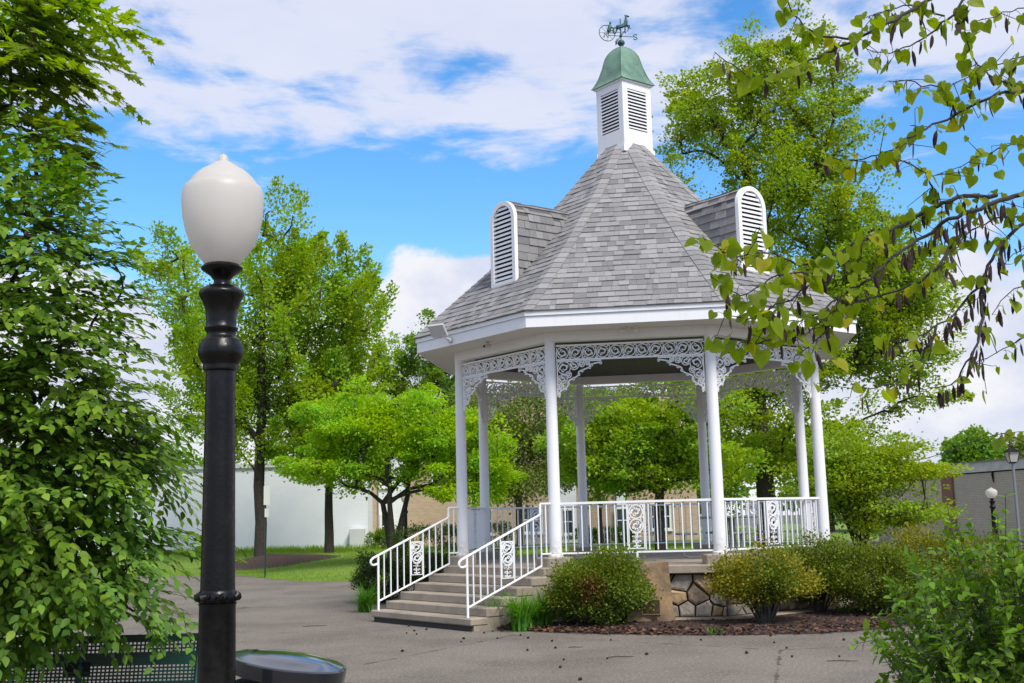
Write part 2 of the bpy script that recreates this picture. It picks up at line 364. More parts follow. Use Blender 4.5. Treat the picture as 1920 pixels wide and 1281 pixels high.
M_earth = mat('earth', (.075,.10,.03), .95, var=(.09,.08,.04), vscale=.1)
M_mulch = mat('mulch', (.055,.028,.020), .95, var=(.028,.016,.013), vscale=12, bump=1, bscale=50)
M_chip = [mat('chip_%d' % i, c, .9) for i, c in enumerate(((.10,.045,.028), (.055,.028,.02), (.17,.075,.035), (.03,.019,.015)))]
M_flake = mat('pale_flake', (.38,.34,.27), .8)
L_left = leafmat('leaf_hornbeam', (.055,.125,.012), (.175,.305,.024), (.27,.39,.05), .36)
L_mapl = leafmat('leaf_maple', (.135,.215,.012), (.215,.310,.022), None, .55)
L_t1 = leafmat('leaf_mid', (.190,.300,.014), (.320,.450,.028), (.39,.48,.05), .48)
L_lime = leafmat('leaf_lime', (.245,.400,.008), (.350,.520,.014), (.42,.55,.03), .5)
L_oak = leafmat('leaf_oak', (.185,.280,.014), (.315,.415,.028), (.39,.45,.05), .48)
L_dark = leafmat('leaf_dark', (.115,.215,.022), (.205,.325,.038), None, .44)
L_olive = leafmat('leaf_olive', (.13,.18,.035), (.20,.25,.055), None, .4)
L_box = leafmat('leaf_boxwood', (.095,.150,.014), (.185,.240,.028), (.26,.27,.03), .35)
L_yel = leafmat('leaf_yellowing', (.15,.180,.016), (.30,.270,.022), (.42,.28,.02), .32)
L_rust = leafmat('leaf_rust', (.16,.05,.025), (.22,.08,.035), None, .2)
L_hedge = leafmat('leaf_hedge', (.022,.050,.012), (.06,.100,.016), None, .25)
L_red = leafmat('leaf_redbud', (.165,.245,.014), (.235,.325,.020), (.38,.36,.03), .6, .45)
L_shrub = leafmat('leaf_shrub', (.090,.190,.014), (.160,.290,.026), (.22,.35,.04), .34)
L_lily = leafmat('leaf_lily', (.075,.200,.022), (.130,.300,.034), None, .4)
L_grass = leafmat('grass', (.160,.270,.020), (.25,.37,.035), (.29,.36,.06), .45)
def wallvec(N, co):
    s_ = N.n('ShaderNodeSeparateXYZ', {0: co}); return N.n('ShaderNodeCombineXYZ', {0: N.math('ADD', s_.outputs[0], s_.outputs[1]), 1: s_.outputs[2]}).outputs[0]
def brick(N, b, co, c, c1, c2, mo, sc_=1.0):
    tb = N.n('ShaderNodeTexBrick', {'Vector': wallvec(N, co), 'Color1': c1, 'Color2': c2, 'Mortar': mo, 'Scale': sc_, 'Mortar Size': .012, 'Brick Width': .22, 'Row Height': .075, 'Bias': 0.0})
    f = N.ss(N.noise(co, .5, 6, .65), .4, .75, 0, .35)
    N.t.links.new(N.mix(f, tb.outputs[0], tuple(k*.6 for k in c1[:3])+(1,)), b.inputs['Base Color'])
M_tan = mat('tan_brick', (.4,.3,.2), .9, extra=lambda N,b,co,c: brick(N,b,co,c,(.50,.36,.235,1),(.40,.275,.175,1),(.45,.38,.30,1)))
M_grey = mat('painted_grey_brick', (.3,.3,.3), .9, extra=lambda N,b,co,c: brick(N,b,co,c,(.62,.555,.48,1),(.52,.465,.41,1),(.38,.34,.31,1)))
M_redb = mat('red_brick', (.25,.1,.07), .9, extra=lambda N,b,co,c: brick(N,b,co,c,(.32,.13,.08,1),(.24,.09,.06,1),(.27,.2,.16,1)))
M_wsiding = mat('white_wall', (.74,.76,.79), .7, var=(.68,.70,.74), vscale=.7)
M_trimw = mat('white_trim', (.78,.78,.77), .6)
M_glass = mat('window_glass', (.03,.045,.055), .08)
M_rooft = mat('tan_roof', (.36,.23,.17), .9, var=(.27,.17,.13), vscale=4)
M_coping = mat('coping_metal', (.66,.66,.68), .6, var=(.50,.50,.52), vscale=2)

# ------------------------------------------------------------------ ground
EDGE = np.array([(-60,50),(-26,46.5),(-16,44.2),(-9.96,42.3),(-8.2,38.5),(-6.74,36.4),(-4.4,34.9),(0,33.6),(7,32.8),(10.5,34),(12.5,44),(14.5,66),(60,95)])
def lawn_d(x, y): return y-np.interp(x, EDGE[:,0], EDGE[:,1])
def lawn_z(x, y): d = np.clip(lawn_d(x, y)/13, 0, 1); return .012+.46*d*d*(3-2*d)
m = MB(); m.add([(-900,-300,-.03),(900,-300,-.03),(900,1500,-.03),(-900,1500,-.03)], [(0,1,2,3)]); m.build('ground', M_earth, kind='structure')
m = MB(); m.add([(-60,-12,0),(60,-12,0),(60,90,0),(-60,90,0)], [(0,1,2,3)]); m.build('asphalt_path', M_asph, kind='structure')
xs = np.concatenate([np.linspace(-60,-17,12), np.linspace(-16,16,65), np.linspace(17,60,12)]); ts = np.concatenate([[0,.15,.4,.8], np.linspace(1.5,13,12), [16,20,30,60]])
V = [(x, np.interp(x, EDGE[:,0], EDGE[:,1])+t+.12*math.sin(x*2.1)*(t == 0), lawn_z(x, np.interp(x, EDGE[:,0], EDGE[:,1])+t) if t > 0 else .006) for t in ts for x in xs]
nx = len(xs); F = [(j*nx+i, j*nx+i+1, (j+1)*nx+i+1, (j+1)*nx+i) for j in range(len(ts)-1) for i in range(nx-1)]
link('lawn', arrmesh('lawn', V, F, M_lawn, True), kind='structure')
n = 80000; gx = RS.uniform(-17, 17, n); gy = np.interp(gx, EDGE[:,0], EDGE[:,1])+RS.rand(n)**1.3*22
gp = np.stack([gx, gy, lawn_z(gx, gy)-.01], 1); gd = rnd(n)*.35+np.array([0,0,1.]); hs = .07+.05*RS.rand(n)
tall = (RS.rand(n) < .6) & (gy > 56.0); hs[tall] = .15+.22*RS.rand(tall.sum())
GB = T([(-.08,0,0),(.08,0,0),(0,1,.12)], [(0,1,2)])
link('grass', leaves_mesh('grass', gp, frames(gd, rnd(n)), hs, GB, L_grass), label='short green lawn grass beyond the asphalt path', cat='grass', kind='stuff')

# ------------------------------------------------------------------ gazebo
YAW = -0.1301; GX, GY = 2.385, 22.511; R = 3.5; ZP = 1.06; ZD = .90; c8 = math.cos(PI/8); AP = R*c8
G = empty('gazebo', (GX, GY, 0), YAW, label='white octagonal gazebo with grey shingled roof, cupola and stone base', cat='gazebo')
def gw(x, y, z=0): return np.array([GX+x*math.cos(YAW)-y*math.sin(YAW), GY+x*math.sin(YAW)+y*math.cos(YAW), z])
ca_ = lambda k: rad(-112.5+45*k)
t8 = math.tan(PI/8)
def board(a0, a1, z0, z1): m = MB(); m.prism([(-a1*t8,-a1),(a1*t8,-a1),(a0*t8,-a0),(-a0*t8,-a0)], z0, z1); return m   # one mitred octagon side facing -y
def ring(name, a0, a1, z0, z1, mt, parent=G, ks=range(8), bevel=0):
    first = None
    for k in ks:
        if first is None: first = board(a0, a1, z0, z1).build(name, mt, parent, bevel=bevel); o = first
        else: o = first.copy(); COL.objects.link(o)
        o.rotation_euler = (0, 0, rad(45*k))
ap = lambda r: r*c8
ring('ledge_slab', 2.5, 3.56, .765, ZD, M_conc, bevel=.015)
m = MB(); m.prism([(2.52*math.cos(rad(22.5+45*k))/c8, 2.52*math.sin(rad(22.5+45*k))/c8) for k in range(8)], .6, ZD-.003); m.build('deck', M_conc, G)
ring('footing_curb', 3.1, 3.80, -.05, .075, M_conc, bevel=.02)
ring('beam', AP-.09, AP+.09, 4.649, 4.84, M_white)
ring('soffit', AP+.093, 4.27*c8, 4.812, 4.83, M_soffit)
ring('fascia_board', 4.27*c8, 4.308*c8, 4.80, 4.985, M_white)
ring('fascia_trim', 4.25*c8, 4.335*c8, 4.988, 5.065, M_white)
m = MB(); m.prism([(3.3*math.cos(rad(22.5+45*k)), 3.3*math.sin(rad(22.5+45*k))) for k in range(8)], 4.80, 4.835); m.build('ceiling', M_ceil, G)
# columns on bent plinths
cm = MB(); cm.lathe([(.125,0),(.125,.03),(.108,.045),(.104,.12),(.098,1.8),(.088,3.60)], seg=28); cme = cm.mesh('column', M_col); shade(cme, 30)
pm = MB(); q = .34
def pl_poly():
    o = []; d1 = (math.cos(PI/2+PI/8), math.sin(PI/2+PI/8)); d2 = (math.cos(-PI/2-PI/8), math.sin(-PI/2-PI/8))   # along the two sides, local x = outward
    P0 = (.27, 0); a = (P0[0]+d2[0]*q, P0[1]+d2[1]*q); b = (P0[0]+d1[0]*q, P0[1]+d1[1]*q)
    return [(-.2,-.24), a, P0, b, (-.2,.24)]
pm.prism(pl_poly(), ZD-.02, ZP); pme = pm.build('plinth', M_conc, None, bevel=.02); pmesh = pme.data; bpy.data.objects.remove(pme)
for k in range(-1, 7):
    a = ca_(k); link('column', cme, G, (R*math.cos(a), R*math.sin(a), ZP)); link('plinth', pmesh, G, (R*math.cos(a), R*math.sin(a), 0), a)
# scrollwork
def arc(cx, cz, r0, r1, a0, a1, n=18): return [(cx+(r0+(r1-r0)*i/(n-1))*math.cos(rad(a0+(a1-a0)*i/(n-1))), cz+(r0+(r1-r0)*i/(n-1))*math.sin(rad(a0+(a1-a0)*i/(n-1)))) for i in range(n)]
def scroll(m, cx, cz, r, flip=1, mirror=1, wd=.018, th=.022):
    def tr(ps): return [(cx+mirror*x, cz+flip*z) for x, z in ps]
    m.ribbon(tr(arc(0,0,r,r,-20,340,26)), wd*.8, th)
    m.ribbon(tr(arc(0,-.05*r,.72*r,.16*r,200,-160,22)), np.linspace(wd*1.5, wd*.8, 22), th)
    for a, rr in ((35,.5),(120,.55),(250,.5)):
        m.ribbon(tr(arc(rr*r*math.cos(rad(a)), rr*r*math.sin(rad(a)), .26*r,.08*r,a-120,a+120,9)), wd*.75, th)
    m.lathe  # noqa
CLR = .105; HL = R*math.sin(PI/8)-CLR     # clear half length between columns
FZ0, FZ1 = 4.318, 4.592
fb = MB()
for z in (FZ0+.016, FZ1-.013): fb.box((0,-AP,z), (2*HL, .03, .030))
fr = MB(); nU = 11; pitch = 2*HL/nU; fc = (FZ0+FZ1)/2
for i in range(nU):
    x = -HL+pitch*(i+.5); sgn = 1 if i % 2 else -1
    scroll(fr, x, fc, .098, sgn, 1)
    for s2 in (-1, 1): fr.ribbon(arc(x+pitch/2, fc+s2*.07, .05, .018, 90*s2+180, 90*s2-60, 10), .014, .022)
    fr.ribbon([(x-.098, fc-.09*sgn), (x-.11, fc), (x-pitch/2, fc+.1*sgn)], .013, .022)
fr.v = [(a, b-AP, c) for a, b, c in fr.v]
bk = MB(); BL, BH = .76, .60; zt = FZ0     # bracket in the corner at x=0 (column), growing to +x and down
bk.ribbon([(.012, zt), (.012, zt-BH)], .02, .022); bk.ribbon([(0, zt-.012), (BL, zt-.012)], .018, .022)
edge_c = lambda f: (BL*(1-f)**1.15*.98+.03*math.sin(f*26)+.02, zt-.035-BH*f**1.55*.97+.0)
bk.ribbon([edge_c(f) for f in np.linspace(0, 1, 42)], .020, .022)
for (x, z, r, fl) in ((.13,-.12,.105,1),(.10,-.31,.075,-1),(.30,-.085,.070,-1),(.43,-.062,.048,1),(.065,-.44,.05,1),(.20,-.235,.05,1),(.53,-.05,.035,-1)): scroll(bk, x, zt+z, r, fl, 1, .017)
for f in np.linspace(.06, .93, 9):
    x, z = edge_c(f); bk.ribbon(arc(x, z-.012, .028, .012, 60, -200, 9), .012, .022)
bk.v = [(a, b-AP, c) for a, b, c in bk.v]
fbm, frm, bkm = fb.mesh('frieze', M_rail), fr.mesh('scrollwork', M_rail), bk.mesh('bracket', M_rail)
bkm2 = bkm.copy(); bkm2.transform(Matrix.Scale(-1, 4, (1,0,0))); bkm2.flip_normals()
for me, dx in ((bkm, -HL), (bkm2, HL)): me.transform(Matrix.Translation((dx, 0, 0)))
for k in range(8):
    f = link('frieze', fbm, G, rz=rad(45*k)); link('scrollwork', frm, f)
    for me in (bkm, bkm2): link('bracket', me, G, rz=rad(45*k))
# cast scroll panel, 0.26 x 0.70
pn = MB(); PW, PH = .125, .36
for x in (-PW, PW): pn.box((x,0,0), (.016,.016,2*PH))
for z in (-PH, PH): pn.box((0,0,z), (2*PW,.016,.016))
scroll(pn, 0, .235, .108, 1, 1, .022); scroll(pn, 0, .005, .108, -1, -1, .022)
for s2 in (-1, 1):
    for z, r in ((-.15,.05),(-.22,.06),(-.30,.055)): pn.ribbon(arc(s2*.045, z, r, .015, 90-s2*30, 90+s2*230, 12), .02, .018)
    pn.ribbon(arc(s2*.09, .335, .03, .01, -60, 240, 8), .014, .018); pn.ribbon(arc(s2*.09, .12, .035, .012, 0, 280, 8), .016, .018)
pn.ribbon([(0,-.36),(0.01,-.25),(-.01,-.12)], .024, .018)
pnm = pn.mesh('scroll_panel', M_rail)
# level railings
ZT, ZB = ZP+.871, ZP+.055
rl = MB(); rl.box((0,-AP,ZT), (2*HL+.02,.045,.038)); rl.box((0,-AP,ZB), (2*HL+.02,.032,.028)); rl.box((0,-AP,(ZB+ZD)/2-.007), (.03,.03,ZB-ZD-.014))
rlm = rl.mesh('railing', M_rail); b1 = MB(); b1.box((0,0,0), (.019,.019,ZT-ZB-.066)); blm = b1.mesh('baluster', M_rail)
for k in range(7):
    o = link('railing', rlm, G, rz=rad(45*k)); nb = 18
    for i in range(nb):
        x = -HL+2*HL*(i+.5)/nb
        if abs(x) < PW: continue
        link('baluster', blm, o, (x, -AP, (ZT+ZB)/2))
    link('scroll_panel', pnm, o, (0, -AP, (ZT+ZB)/2+.01))
    for s2 in (-1, 1): link('baluster', blm, o, (s2*(PW+.022), -AP, (ZT+ZB)/2))
# stairs on side AB (k=-1): built facing -y, turned by -45 degrees
SR = rad(-45); side = R*math.sin(PI/8); NS = 5; TR = .30; t0 = .36
tops = [.20+.14*i for i in range(NS)]      # first to fifth tread height; deck at .90
for i in range(NS):
    ya = -(AP+t0+TR*(NS-i)); yb = -(AP+t0+TR*(NS-i-1))+.03; z1 = tops[i]; m = MB()
    m.prism([(-side-.17, ya), (side+.17, ya), (side+.17, yb), (-side-.17, yb)], z1-.115 if i == 0 else z1-.145, z1)
    m.build('step', M_conc, G, rz=SR, bevel=.018)
m = MB(); m.prism([(-side-.12,-(AP+t0)), (side+.12,-(AP+t0)), (side+.12,-3.2), (-side-.12,-3.2)], .60, ZD-.004); m.build('landing', M_conc, G, rz=SR, bevel=.015)
for s2 in (-1, 1):                         # sloped concrete cheeks over stone
    y0, y1 = -(AP+t0+TR*NS-.06), -3.3; xa, xb = s2*(side-.10), s2*(side+.155)
    prof = [(y0,-.02),(y0,.08),(-(AP+t0+.02),.755),(y1,.755),(y1,.45),(-(AP+t0+.1),.38),(y0+.45,-.02)]
    m = MB(); nP = len(prof); m.add([(xa,y,z) for y, z in prof]+[(xb,y,z) for y, z in prof], [tuple(range(nP)), tuple(range(2*nP-1,nP-1,-1))]+[(i,nP+i,nP+(i+1)%nP,(i+1)%nP) for i in range(nP)])
    m.build('stair_cheek', M_conc, G, rz=SR)
m = MB(); m.add([(x,y,z) for x in (-side+.05, side-.05) for y, z in ((-(AP+t0+TR*NS-.25),-.03),(-3.25,-.03),(-3.25,.6),(-(AP+t0),.6))], [(0,1,2,3),(7,6,5,4),(0,4,5,1),(1,5,6,2),(2,6,7,3),(3,7,4,0)]); m.build('stair_core', M_mortar, G, rz=SR)
m = MB(); m.box((0,-(AP+t0+TR*NS-.30),.035), (2*side+.24,.52,.13)); m.build('step_base', M_mortar, G, rz=SR)
for s2 in (-1, 1):
    x = s2*(side-.0); m = MB(); yk = -(AP+.31); ye = -(AP+1.90); hz0, hz1 = ZP+.695, ZP+.03; bz0, bz1 = ZP-.135, ZP-.70; yp = -(AP+1.80)
    th = lambda y: hz0+(hz1-hz0)*(y-yk)/(ye-yk); tb = lambda y: bz0+(bz1-bz0)*(y-yk)/(-(AP+1.775)-yk)
    m.tube([(x,-AP-.09,ZT),(x,yk+.01,ZT),(x,yk,ZT-.02),(x,yk,hz0+.02),(x,yk-.02,hz0-.008)]+[(x,y,th(y)) for y in np.linspace(yk-.1,ye,6)]+[(x,ye-.045,hz1-.035),(x,ye-.055,hz1-.075),(x,ye-.03,hz1-.115),(x,ye+.02,hz1-.12),(x,yp,hz1-.10)], .021, 8)
    m.tube([(x,-AP-.09,ZB),(x,yk,ZB),(x,yk,bz0),(x,-(AP+1.79),tb(-(AP+1.79)))], .017, 6)
    m.tube([(x,yp,.195),(x,yp,th(yp)+.005)], .021, 8)
    o = m.build('stair_railing', M_rail, G, rz=SR, smooth=True)
    ys = np.linspace(yk-.0, yp, 12)[0:-1]
    for i, y in enumerate(ys):
        y = y-.02 if i else yk
        zt_, zb_ = (th(y)-.012, tb(y)+.012) if i else (hz0-.02, bz0+.02)
        if i in (5,): continue
        b2 = MB(); b2.box((0,0,0), (.019,.019,zt_-zb_)); link('baluster', b2.mesh('baluster', M_rail), o, (x, y, (zt_+zb_)/2))
    y = ys[5]-.02; me = link('scroll_panel', pnm, o, (x, y, (th(y)+tb(y))/2-.005)); me.rotation_euler = (0,0,PI/2); me.scale = (.93, 1, .80)
    b2 = MB(); b2.box((0,0,0), (.019,.019,ZT-ZB-.04)); link('baluster', b2.mesh('baluster', M_rail), o, (x, -AP-.2, (ZT+ZB)/2))
# fieldstone base: irregular stones set proud of dark mortar
m = MB(); m.prism([(3.36*math.cos(rad(22.5+45*k))/c8, 3.36*math.sin(rad(22.5+45*k))/c8) for k in range(8)], 0, .77); wallo = m.build('base_wall', M_mortar, G)
def clip(poly, p, nv):
    out = []
    for i in range(len(poly)):
        a, b = poly[i], poly[(i+1) % len(poly)]; da, db = np.dot(a-p, nv), np.dot(b-p, nv)
        if da <= 0: out.append(a)
        if da*db < 0: out.append(a+(b-a)*da/(da-db))
    return out
def stones(w_, z0, z1, n, seed):
    rs = np.random.RandomState(seed); P = []
    while len(P) < n:
        best = max(([rs.uniform(-w_, w_), rs.uniform(z0, z1)] for _ in range(6)), key=lambda q: min([math.hypot((q[0]-p[0])*.85, q[1]-p[1]) for p in P] or [9])); P.append(best)
    P = np.array(P); out = []
    for i in range(n):
        poly = [np.array(q, float) for q in ((-w_,z0),(w_,z0),(w_,z1),(-w_,z1))]
        for j in range(n):
            if j != i and poly: d = P[j]-P[i]; poly = clip(poly, (P[i]+P[j])/2, d)
        if len(poly) < 3: continue
        c = np.mean(poly, axis=0); g = .013; r = np.mean([np.linalg.norm(q-c) for q in poly])
        out.append((c, [c+(q-c)*(1-g/max(r, .05)) for q in poly]))
    return out
wl = 3.37*t8
for k in range(8):
    for c, poly in stones(wl-.01, .075, .755, 38 if k in (-1, 0, 1, 7) else 22, 40+k):
        if k == 7 and abs(c[0]) < 1.15: continue
        n = len(poly); pr = .05+.06*random.random(); vs = []
        for sc_, y in ((1, 0), (1, .55), (.94, .88), (.68, 1.0)):
            for q in poly: p_ = c+(q-c)*sc_; vs.append((p_[0], -3.355-pr*(y+.10*random.uniform(-1, 1)*(y > .8)), p_[1]))
        fs = [(a*n+i, a*n+(i+1) % n, (a+1)*n+(i+1) % n, (a+1)*n+i) for a in range(3) for i in range(n)]+[tuple(3*n+i for i in range(n))]
        m = MB(); m.add(vs, fs); o = m.build('stone', random.choices(ST, (2.5,5.5,3,.9,3.5))[0], wallo, rz=rad(45*k))
# roof: three pitches, then shingles laid course by course
PROF = [(4.36, 5.062), (2.95, 6.31), (1.42, 7.80), (.36, 9.02)]   # corner radius, height
m = MB()
for k in range(8):
    for (r0, z0), (r1, z1) in zip(PROF[:-1], PROF[1:]):
        a, b = rad(-112.5+45*k), rad(-67.5+45*k)
        m.add([(r0*math.cos(a),r0*math.sin(a),z0),(r0*math.cos(b),r0*math.sin(b),z0),(r1*math.cos(b),r1*math.sin(b),z1),(r1*math.cos(a),r1*math.sin(a),z1)], [(0,1,2,3)])
roof = m.build('roof', M_deckroof, G)
segs = []; tot = 0
for (r0, z0), (r1, z1) in zip(PROF[:-1], PROF[1:]):
    L = math.hypot((r0-r1)*c8, z1-z0); segs.append((tot, tot+L, r0, z0, r1, z1)); tot += L
def rp(v):                                # distance up the slope -> corner radius, height, outward normal (in y,z)
    v = min(max(v, 0), tot-1e-6)
    for a, b, r0, z0, r1, z1 in segs:
        if v <= b: f = (v-a)/(b-a); dy, dz = (r0-r1)*c8/(b-a), (z1-z0)/(b-a); return r0+(r1-r0)*f, z0+(z1-z0)*f, (-dz, dy)
EXP = .163; joined = MB(); nsh = 0; rr_ = random.Random(5)
def shingle(mb, u0, u1, v0, v1, thk, mi, tilt=0):
    ra, za, na = rp(v0); rb, zb, nb_ = rp(v1); ha, hb = ra*math.sin(PI/8), rb*math.sin(PI/8)
    A0, A1 = max(u0, -ha), min(u1, ha); B0, B1 = max(u0, -hb), min(u1, hb)
    if A1-A0 < .015: return False
    if B1 < B0: B0 = B1 = (max(u0, -hb) if u0 > 0 else min(u1, hb))
    pt = lambda u, r, z, nn, h: (u, -r*c8+nn[0]*h, z+nn[1]*h)
    vs = [pt(A0,ra,za,na,.001),pt(A1,ra,za,na,.001),pt(B1,rb,zb,nb_,.001),pt(B0,rb,zb,nb_,.001),
          pt(A0,ra,za,na,thk+.006),pt(A1,ra,za,na,thk+.006+tilt),pt(B1,rb,zb,nb_,.004),pt(B0,rb,zb,nb_,.004)]
    mb.add(vs, [(3,2,1,0),(4,5,6,7),(0,1,5,4),(1,2,6,5),(2,3,7,6),(3,0,4,7)], mi); return True
for k in range(8):
    v = -.03; sub = MB() if k else None
    while v < tot-.02:
        r_, z_, _ = rp(v); hw = r_*math.sin(PI/8)+.02; u = -hw-rr_.random()*.2
        while u < hw:
            wd = rr_.choice((.09,.12,.15,.18,.22,.28)); thk = rr_.choice((.008,.009,.017,.019)); mi = rr_.choices(range(5), (3,4,3,1.1,2))[0]
            if thk < .01 and rr_.random() < .25: mi = 3
            if k == 0:
                s1 = MB()
                if shingle(s1, u, u+wd, v, v+EXP+.03, thk, 0, rr_.uniform(-.002,.002)) and nsh < 300: s1.build('shingle', SH[mi], roof); nsh += 1
                elif s1.v: joined.add(s1.v, s1.f, mi)
            else: shingle(sub, u, u+wd, v, v+EXP+.03, thk, mi, rr_.uniform(-.002,.002))
            u += wd+.003
        v += EXP+rr_.uniform(-.002,.002)
    if k:
        cs, sn = math.cos(rad(45*k)), math.sin(rad(45*k)); o = len(joined.v)
        joined.v += [(x*cs-y*sn, x*sn+y*cs, z) for x, y, z in sub.v]; joined.f += [tuple(o+i for i in f) for f in sub.f]; joined.m += sub.m
joined.build('shingle_field', SH, roof, kind='stuff')
hipj = MB()
for k in range(-1, 7):
    v = -.02; a = ca_(k)
    while v < tot-.05:
        vs = []
        for vv, h in ((v, .030), (v+EXP+.05, .016)):
            r_, z_, nn = rp(vv); s_ = .155
            for sg in (-1, 0, 1):
                # points on the two neighbouring faces, s_ away from the hip
                fa = a+sg*PI/8; n3 = (math.cos(fa)*-nn[0], math.sin(fa)*-nn[0], nn[1]) if sg else (math.cos(a)*-nn[0], math.sin(a)*-nn[0], nn[1])
                tg = (-math.sin(fa)*sg*s_, math.cos(fa)*sg*s_); hh = h if sg else h+.006
                vs.append((r_*math.cos(a)+tg[0]+n3[0]*hh, r_*math.sin(a)+tg[1]+n3[1]*hh, z_+n3[2]*hh))
        vs += [(x*.996, y*.996, z-.022) for x, y, z in vs]
        fs = [(0,1,4,3),(1,2,5,4),(6,7,1,0),(7,8,2,1),(3,4,10,9),(4,5,11,10),(0,3,9,6),(2,8,11,5)]; mi = rr_.choices(range(5), (4,4,2,.2,2))[0]
        if k in (-1, 0, 1, 2): m = MB(); m.add(vs, fs); m.build('hip_cap', SH[mi], roof)
        else: hipj.add(vs, fs, mi)
        v += EXP
hipj.build('hip_cap_field', SH, roof, kind='stuff')
# dormers with arched louvred fronts, on sides AB and CD
def dormer(k):
    D = rad(45*k); DF, DB = 3.14, 1.55; hw = .355; zb, zs = 5.86, 7.08
    arch = [(-hw, zb)]+[(hw*math.cos(rad(t)), zs+hw*math.sin(rad(t))) for t in np.linspace(180, 0, 19)]+[(hw, zb)]
    m = MB(); nA = len(arch); m.add([(x,-DF+.05,z) for x, z in arch]+[(x,-DB,z) for x, z in arch], [(i,i+1,nA+i+1,nA+i) for i in range(nA-1)]+[tuple(range(nA))[::-1]])
    body = m.build('dormer', [M_deckroof], G, rz=D)
    m = MB(); m.add([(x*.99,-DF+.035,z-.0) for x, z in arch], [tuple(range(nA))[::-1]]); m.build('vent_back', M_slot, body)
    m = MB(); inner = [(x*(hw-.075)/hw, zs+(z-zs)*(hw-.075)/hw if z > zs else z) for x, z in arch]; inner[0] = (inner[0][0], zb+.10); inner[-1] = (inner[-1][0], zb+.10)
    vs = []
    for y in (-DF-.035, -DF+.04):
        vs += [(x*1.03,y,z if z <= zs else zs+(z-zs)*1.03) for x, z in arch]+[(x,y,z) for x, z in inner]
    q = 2*nA; fs = []
    for i in range(nA):
        j = (i+1) % nA; fs += [(i,nA+i,nA+j,j), (q+i,q+j,q+nA+j,q+nA+i), (i,j,q+j,q+i), (nA+i,q+nA+i,q+nA+j,nA+j)]
    m.add(vs, [f[::-1] for f in fs]); m.build('vent_frame', M_white, body)
    n = 17; z0, z1 = zb+.12, zs+hw-.085
    for i in range(n):
        z = z0+(z1-z0)*(i+.5)/n; hx = hw-.07
        if z > zs: hx = math.sqrt(max((hw-.07)**2-(z+.02-zs)**2, .004))
        m = MB(); m.add([(-hx,-DF-.018,z-.030),(hx,-DF-.018,z-.030),(hx,-DF+.028,z+.004),(-hx,-DF+.028,z+.004),(-hx,-DF-.018,z+.010),(hx,-DF-.018,z+.010),(hx,-DF+.028,z+.034),(-hx,-DF+.028,z+.034)], [(3,2,1,0),(4,5,6,7),(0,1,5,4),(1,2,6,5),(2,3,7,6),(3,0,4,7)])
        m.build('slat', M_rail, body)
    # shingle courses wrapped over the barrel
    per = [0]
    for a, b in zip(arch[:-1], arch[1:]): per.append(per[-1]+math.hypot(b[0]-a[0], b[1]-a[1]))
    def pp(s, h):
        s = min(max(s, 0), per[-1]-1e-6); i = max(j for j in range(nA-1) if per[j] <= s); f = (s-per[i])/(per[i+1]-per[i]); a, b = arch[i], arch[i+1]
        x, z = a[0]+(b[0]-a[0])*f, a[1]+(b[1]-a[1])*f; nx, nz = -(b[1]-a[1]), (b[0]-a[0]); l = math.hypot(nx, nz); return x+nx/l*h, z+nz/l*h
    half = per[-1]/2; nc = 12; ex = half/nc
    for sgn in (0, 1):
        for c in range(nc):
            y = -DF+.045; 
            while y < -DB-.02:
                wd = rr_.choice((.12,.16,.2,.26)); y1 = min(y+wd, -DB); thk = rr_.choice((.012,.022)); vs = []
                for s_, h in ((c*ex, thk+.004), (min((c+1)*ex+.03, half), .004)):
                    S = s_ if not sgn else per[-1]-s_
                    for hh in (0, h):
                        x, z = pp(S, hh); vs += [(x, y+.002, z), (x, y1-.002, z)]
                fs = [(2,3,7,6),(0,1,3,2),(0,2,6,4),(1,5,7,3)]
                # drop the pieces that would lie wholly under the main roof
                zr = np.interp(-(y1)/c8, [p[0] for p in PROF[::-1]], [p[1] for p in PROF[::-1]])
                if vs[6][2] > zr-.1:
                    m = MB(); m.add(vs, fs if not sgn else [f[::-1] for f in fs]); m.build('shingle', SH[rr_.choices(range(5), (1,2.5,4,2,2.5))[0]], body)
                y += wd
for k in (-1, 1): dormer(k)
# cupola, set corner-on; its own roof and the weathervane
CU = rad(45); h2 = .385
m = MB(); m.box((0,0,9.555), (2*h2-.04,2*h2-.04,1.44)); cup = m.build('cupola', M_slot, G, rz=CU)
for s in range(4):
    a = s*PI/2; f = MB(); e = h2
    for x in (-e+.065, e-.065): f.box((x*1.0,-e+.02,9.555), (.13 if x < 0 else .129,.05,1.44))
    f.box((0,-e+.02,10.20), (2*e-.262,.049,.15)); f.box((0,-e+.02,9.06), (2*e-.262,.049,.45))
    o = f.build('cupola_frame', M_white, cup, rz=a)
    for i in range(12):
        z = 9.31+i*.0695; q = MB(); q.add([(-.255,-e-.002,z),(.255,-e-.002,z),(.255,-e+.05,z+.026),(-.255,-e+.05,z+.026),(-.255,-e-.002,z+.030),(.255,-e-.002,z+.030),(.255,-e+.05,z+.052),(-.255,-e+.05,z+.052)], [(3,2,1,0),(4,5,6,7),(0,1,5,4),(1,2,6,5),(2,3,7,6),(3,0,4,7)]); q.build('slat', M_rail, cup, rz=a)
m = MB()
for x, y, l in ((0,-h2-.012,1),(0,h2+.012,1)): m.box((x,y,8.87), (2*h2+.07,.02,.13)); m.box((y,x,8.871), (.02,2*h2+.03,.13))
m.build('flashing', M_white, cup)
m = MB(); m.box((0,0,10.283), (2*h2+.07,2*h2+.07,.03)); m.build('eave_board', M_white, cup)
bell = [(1.0,0),(.955,.03),(.86,.12),(.77,.23),(.69,.37),(.63,.48),(.59,.59),(.53,.72),(.47,.79),(.39,.86),(.27,.93),(.13,.98),(.02,1.0)]
m = MB(); vs = []; fs = []; EB = .452
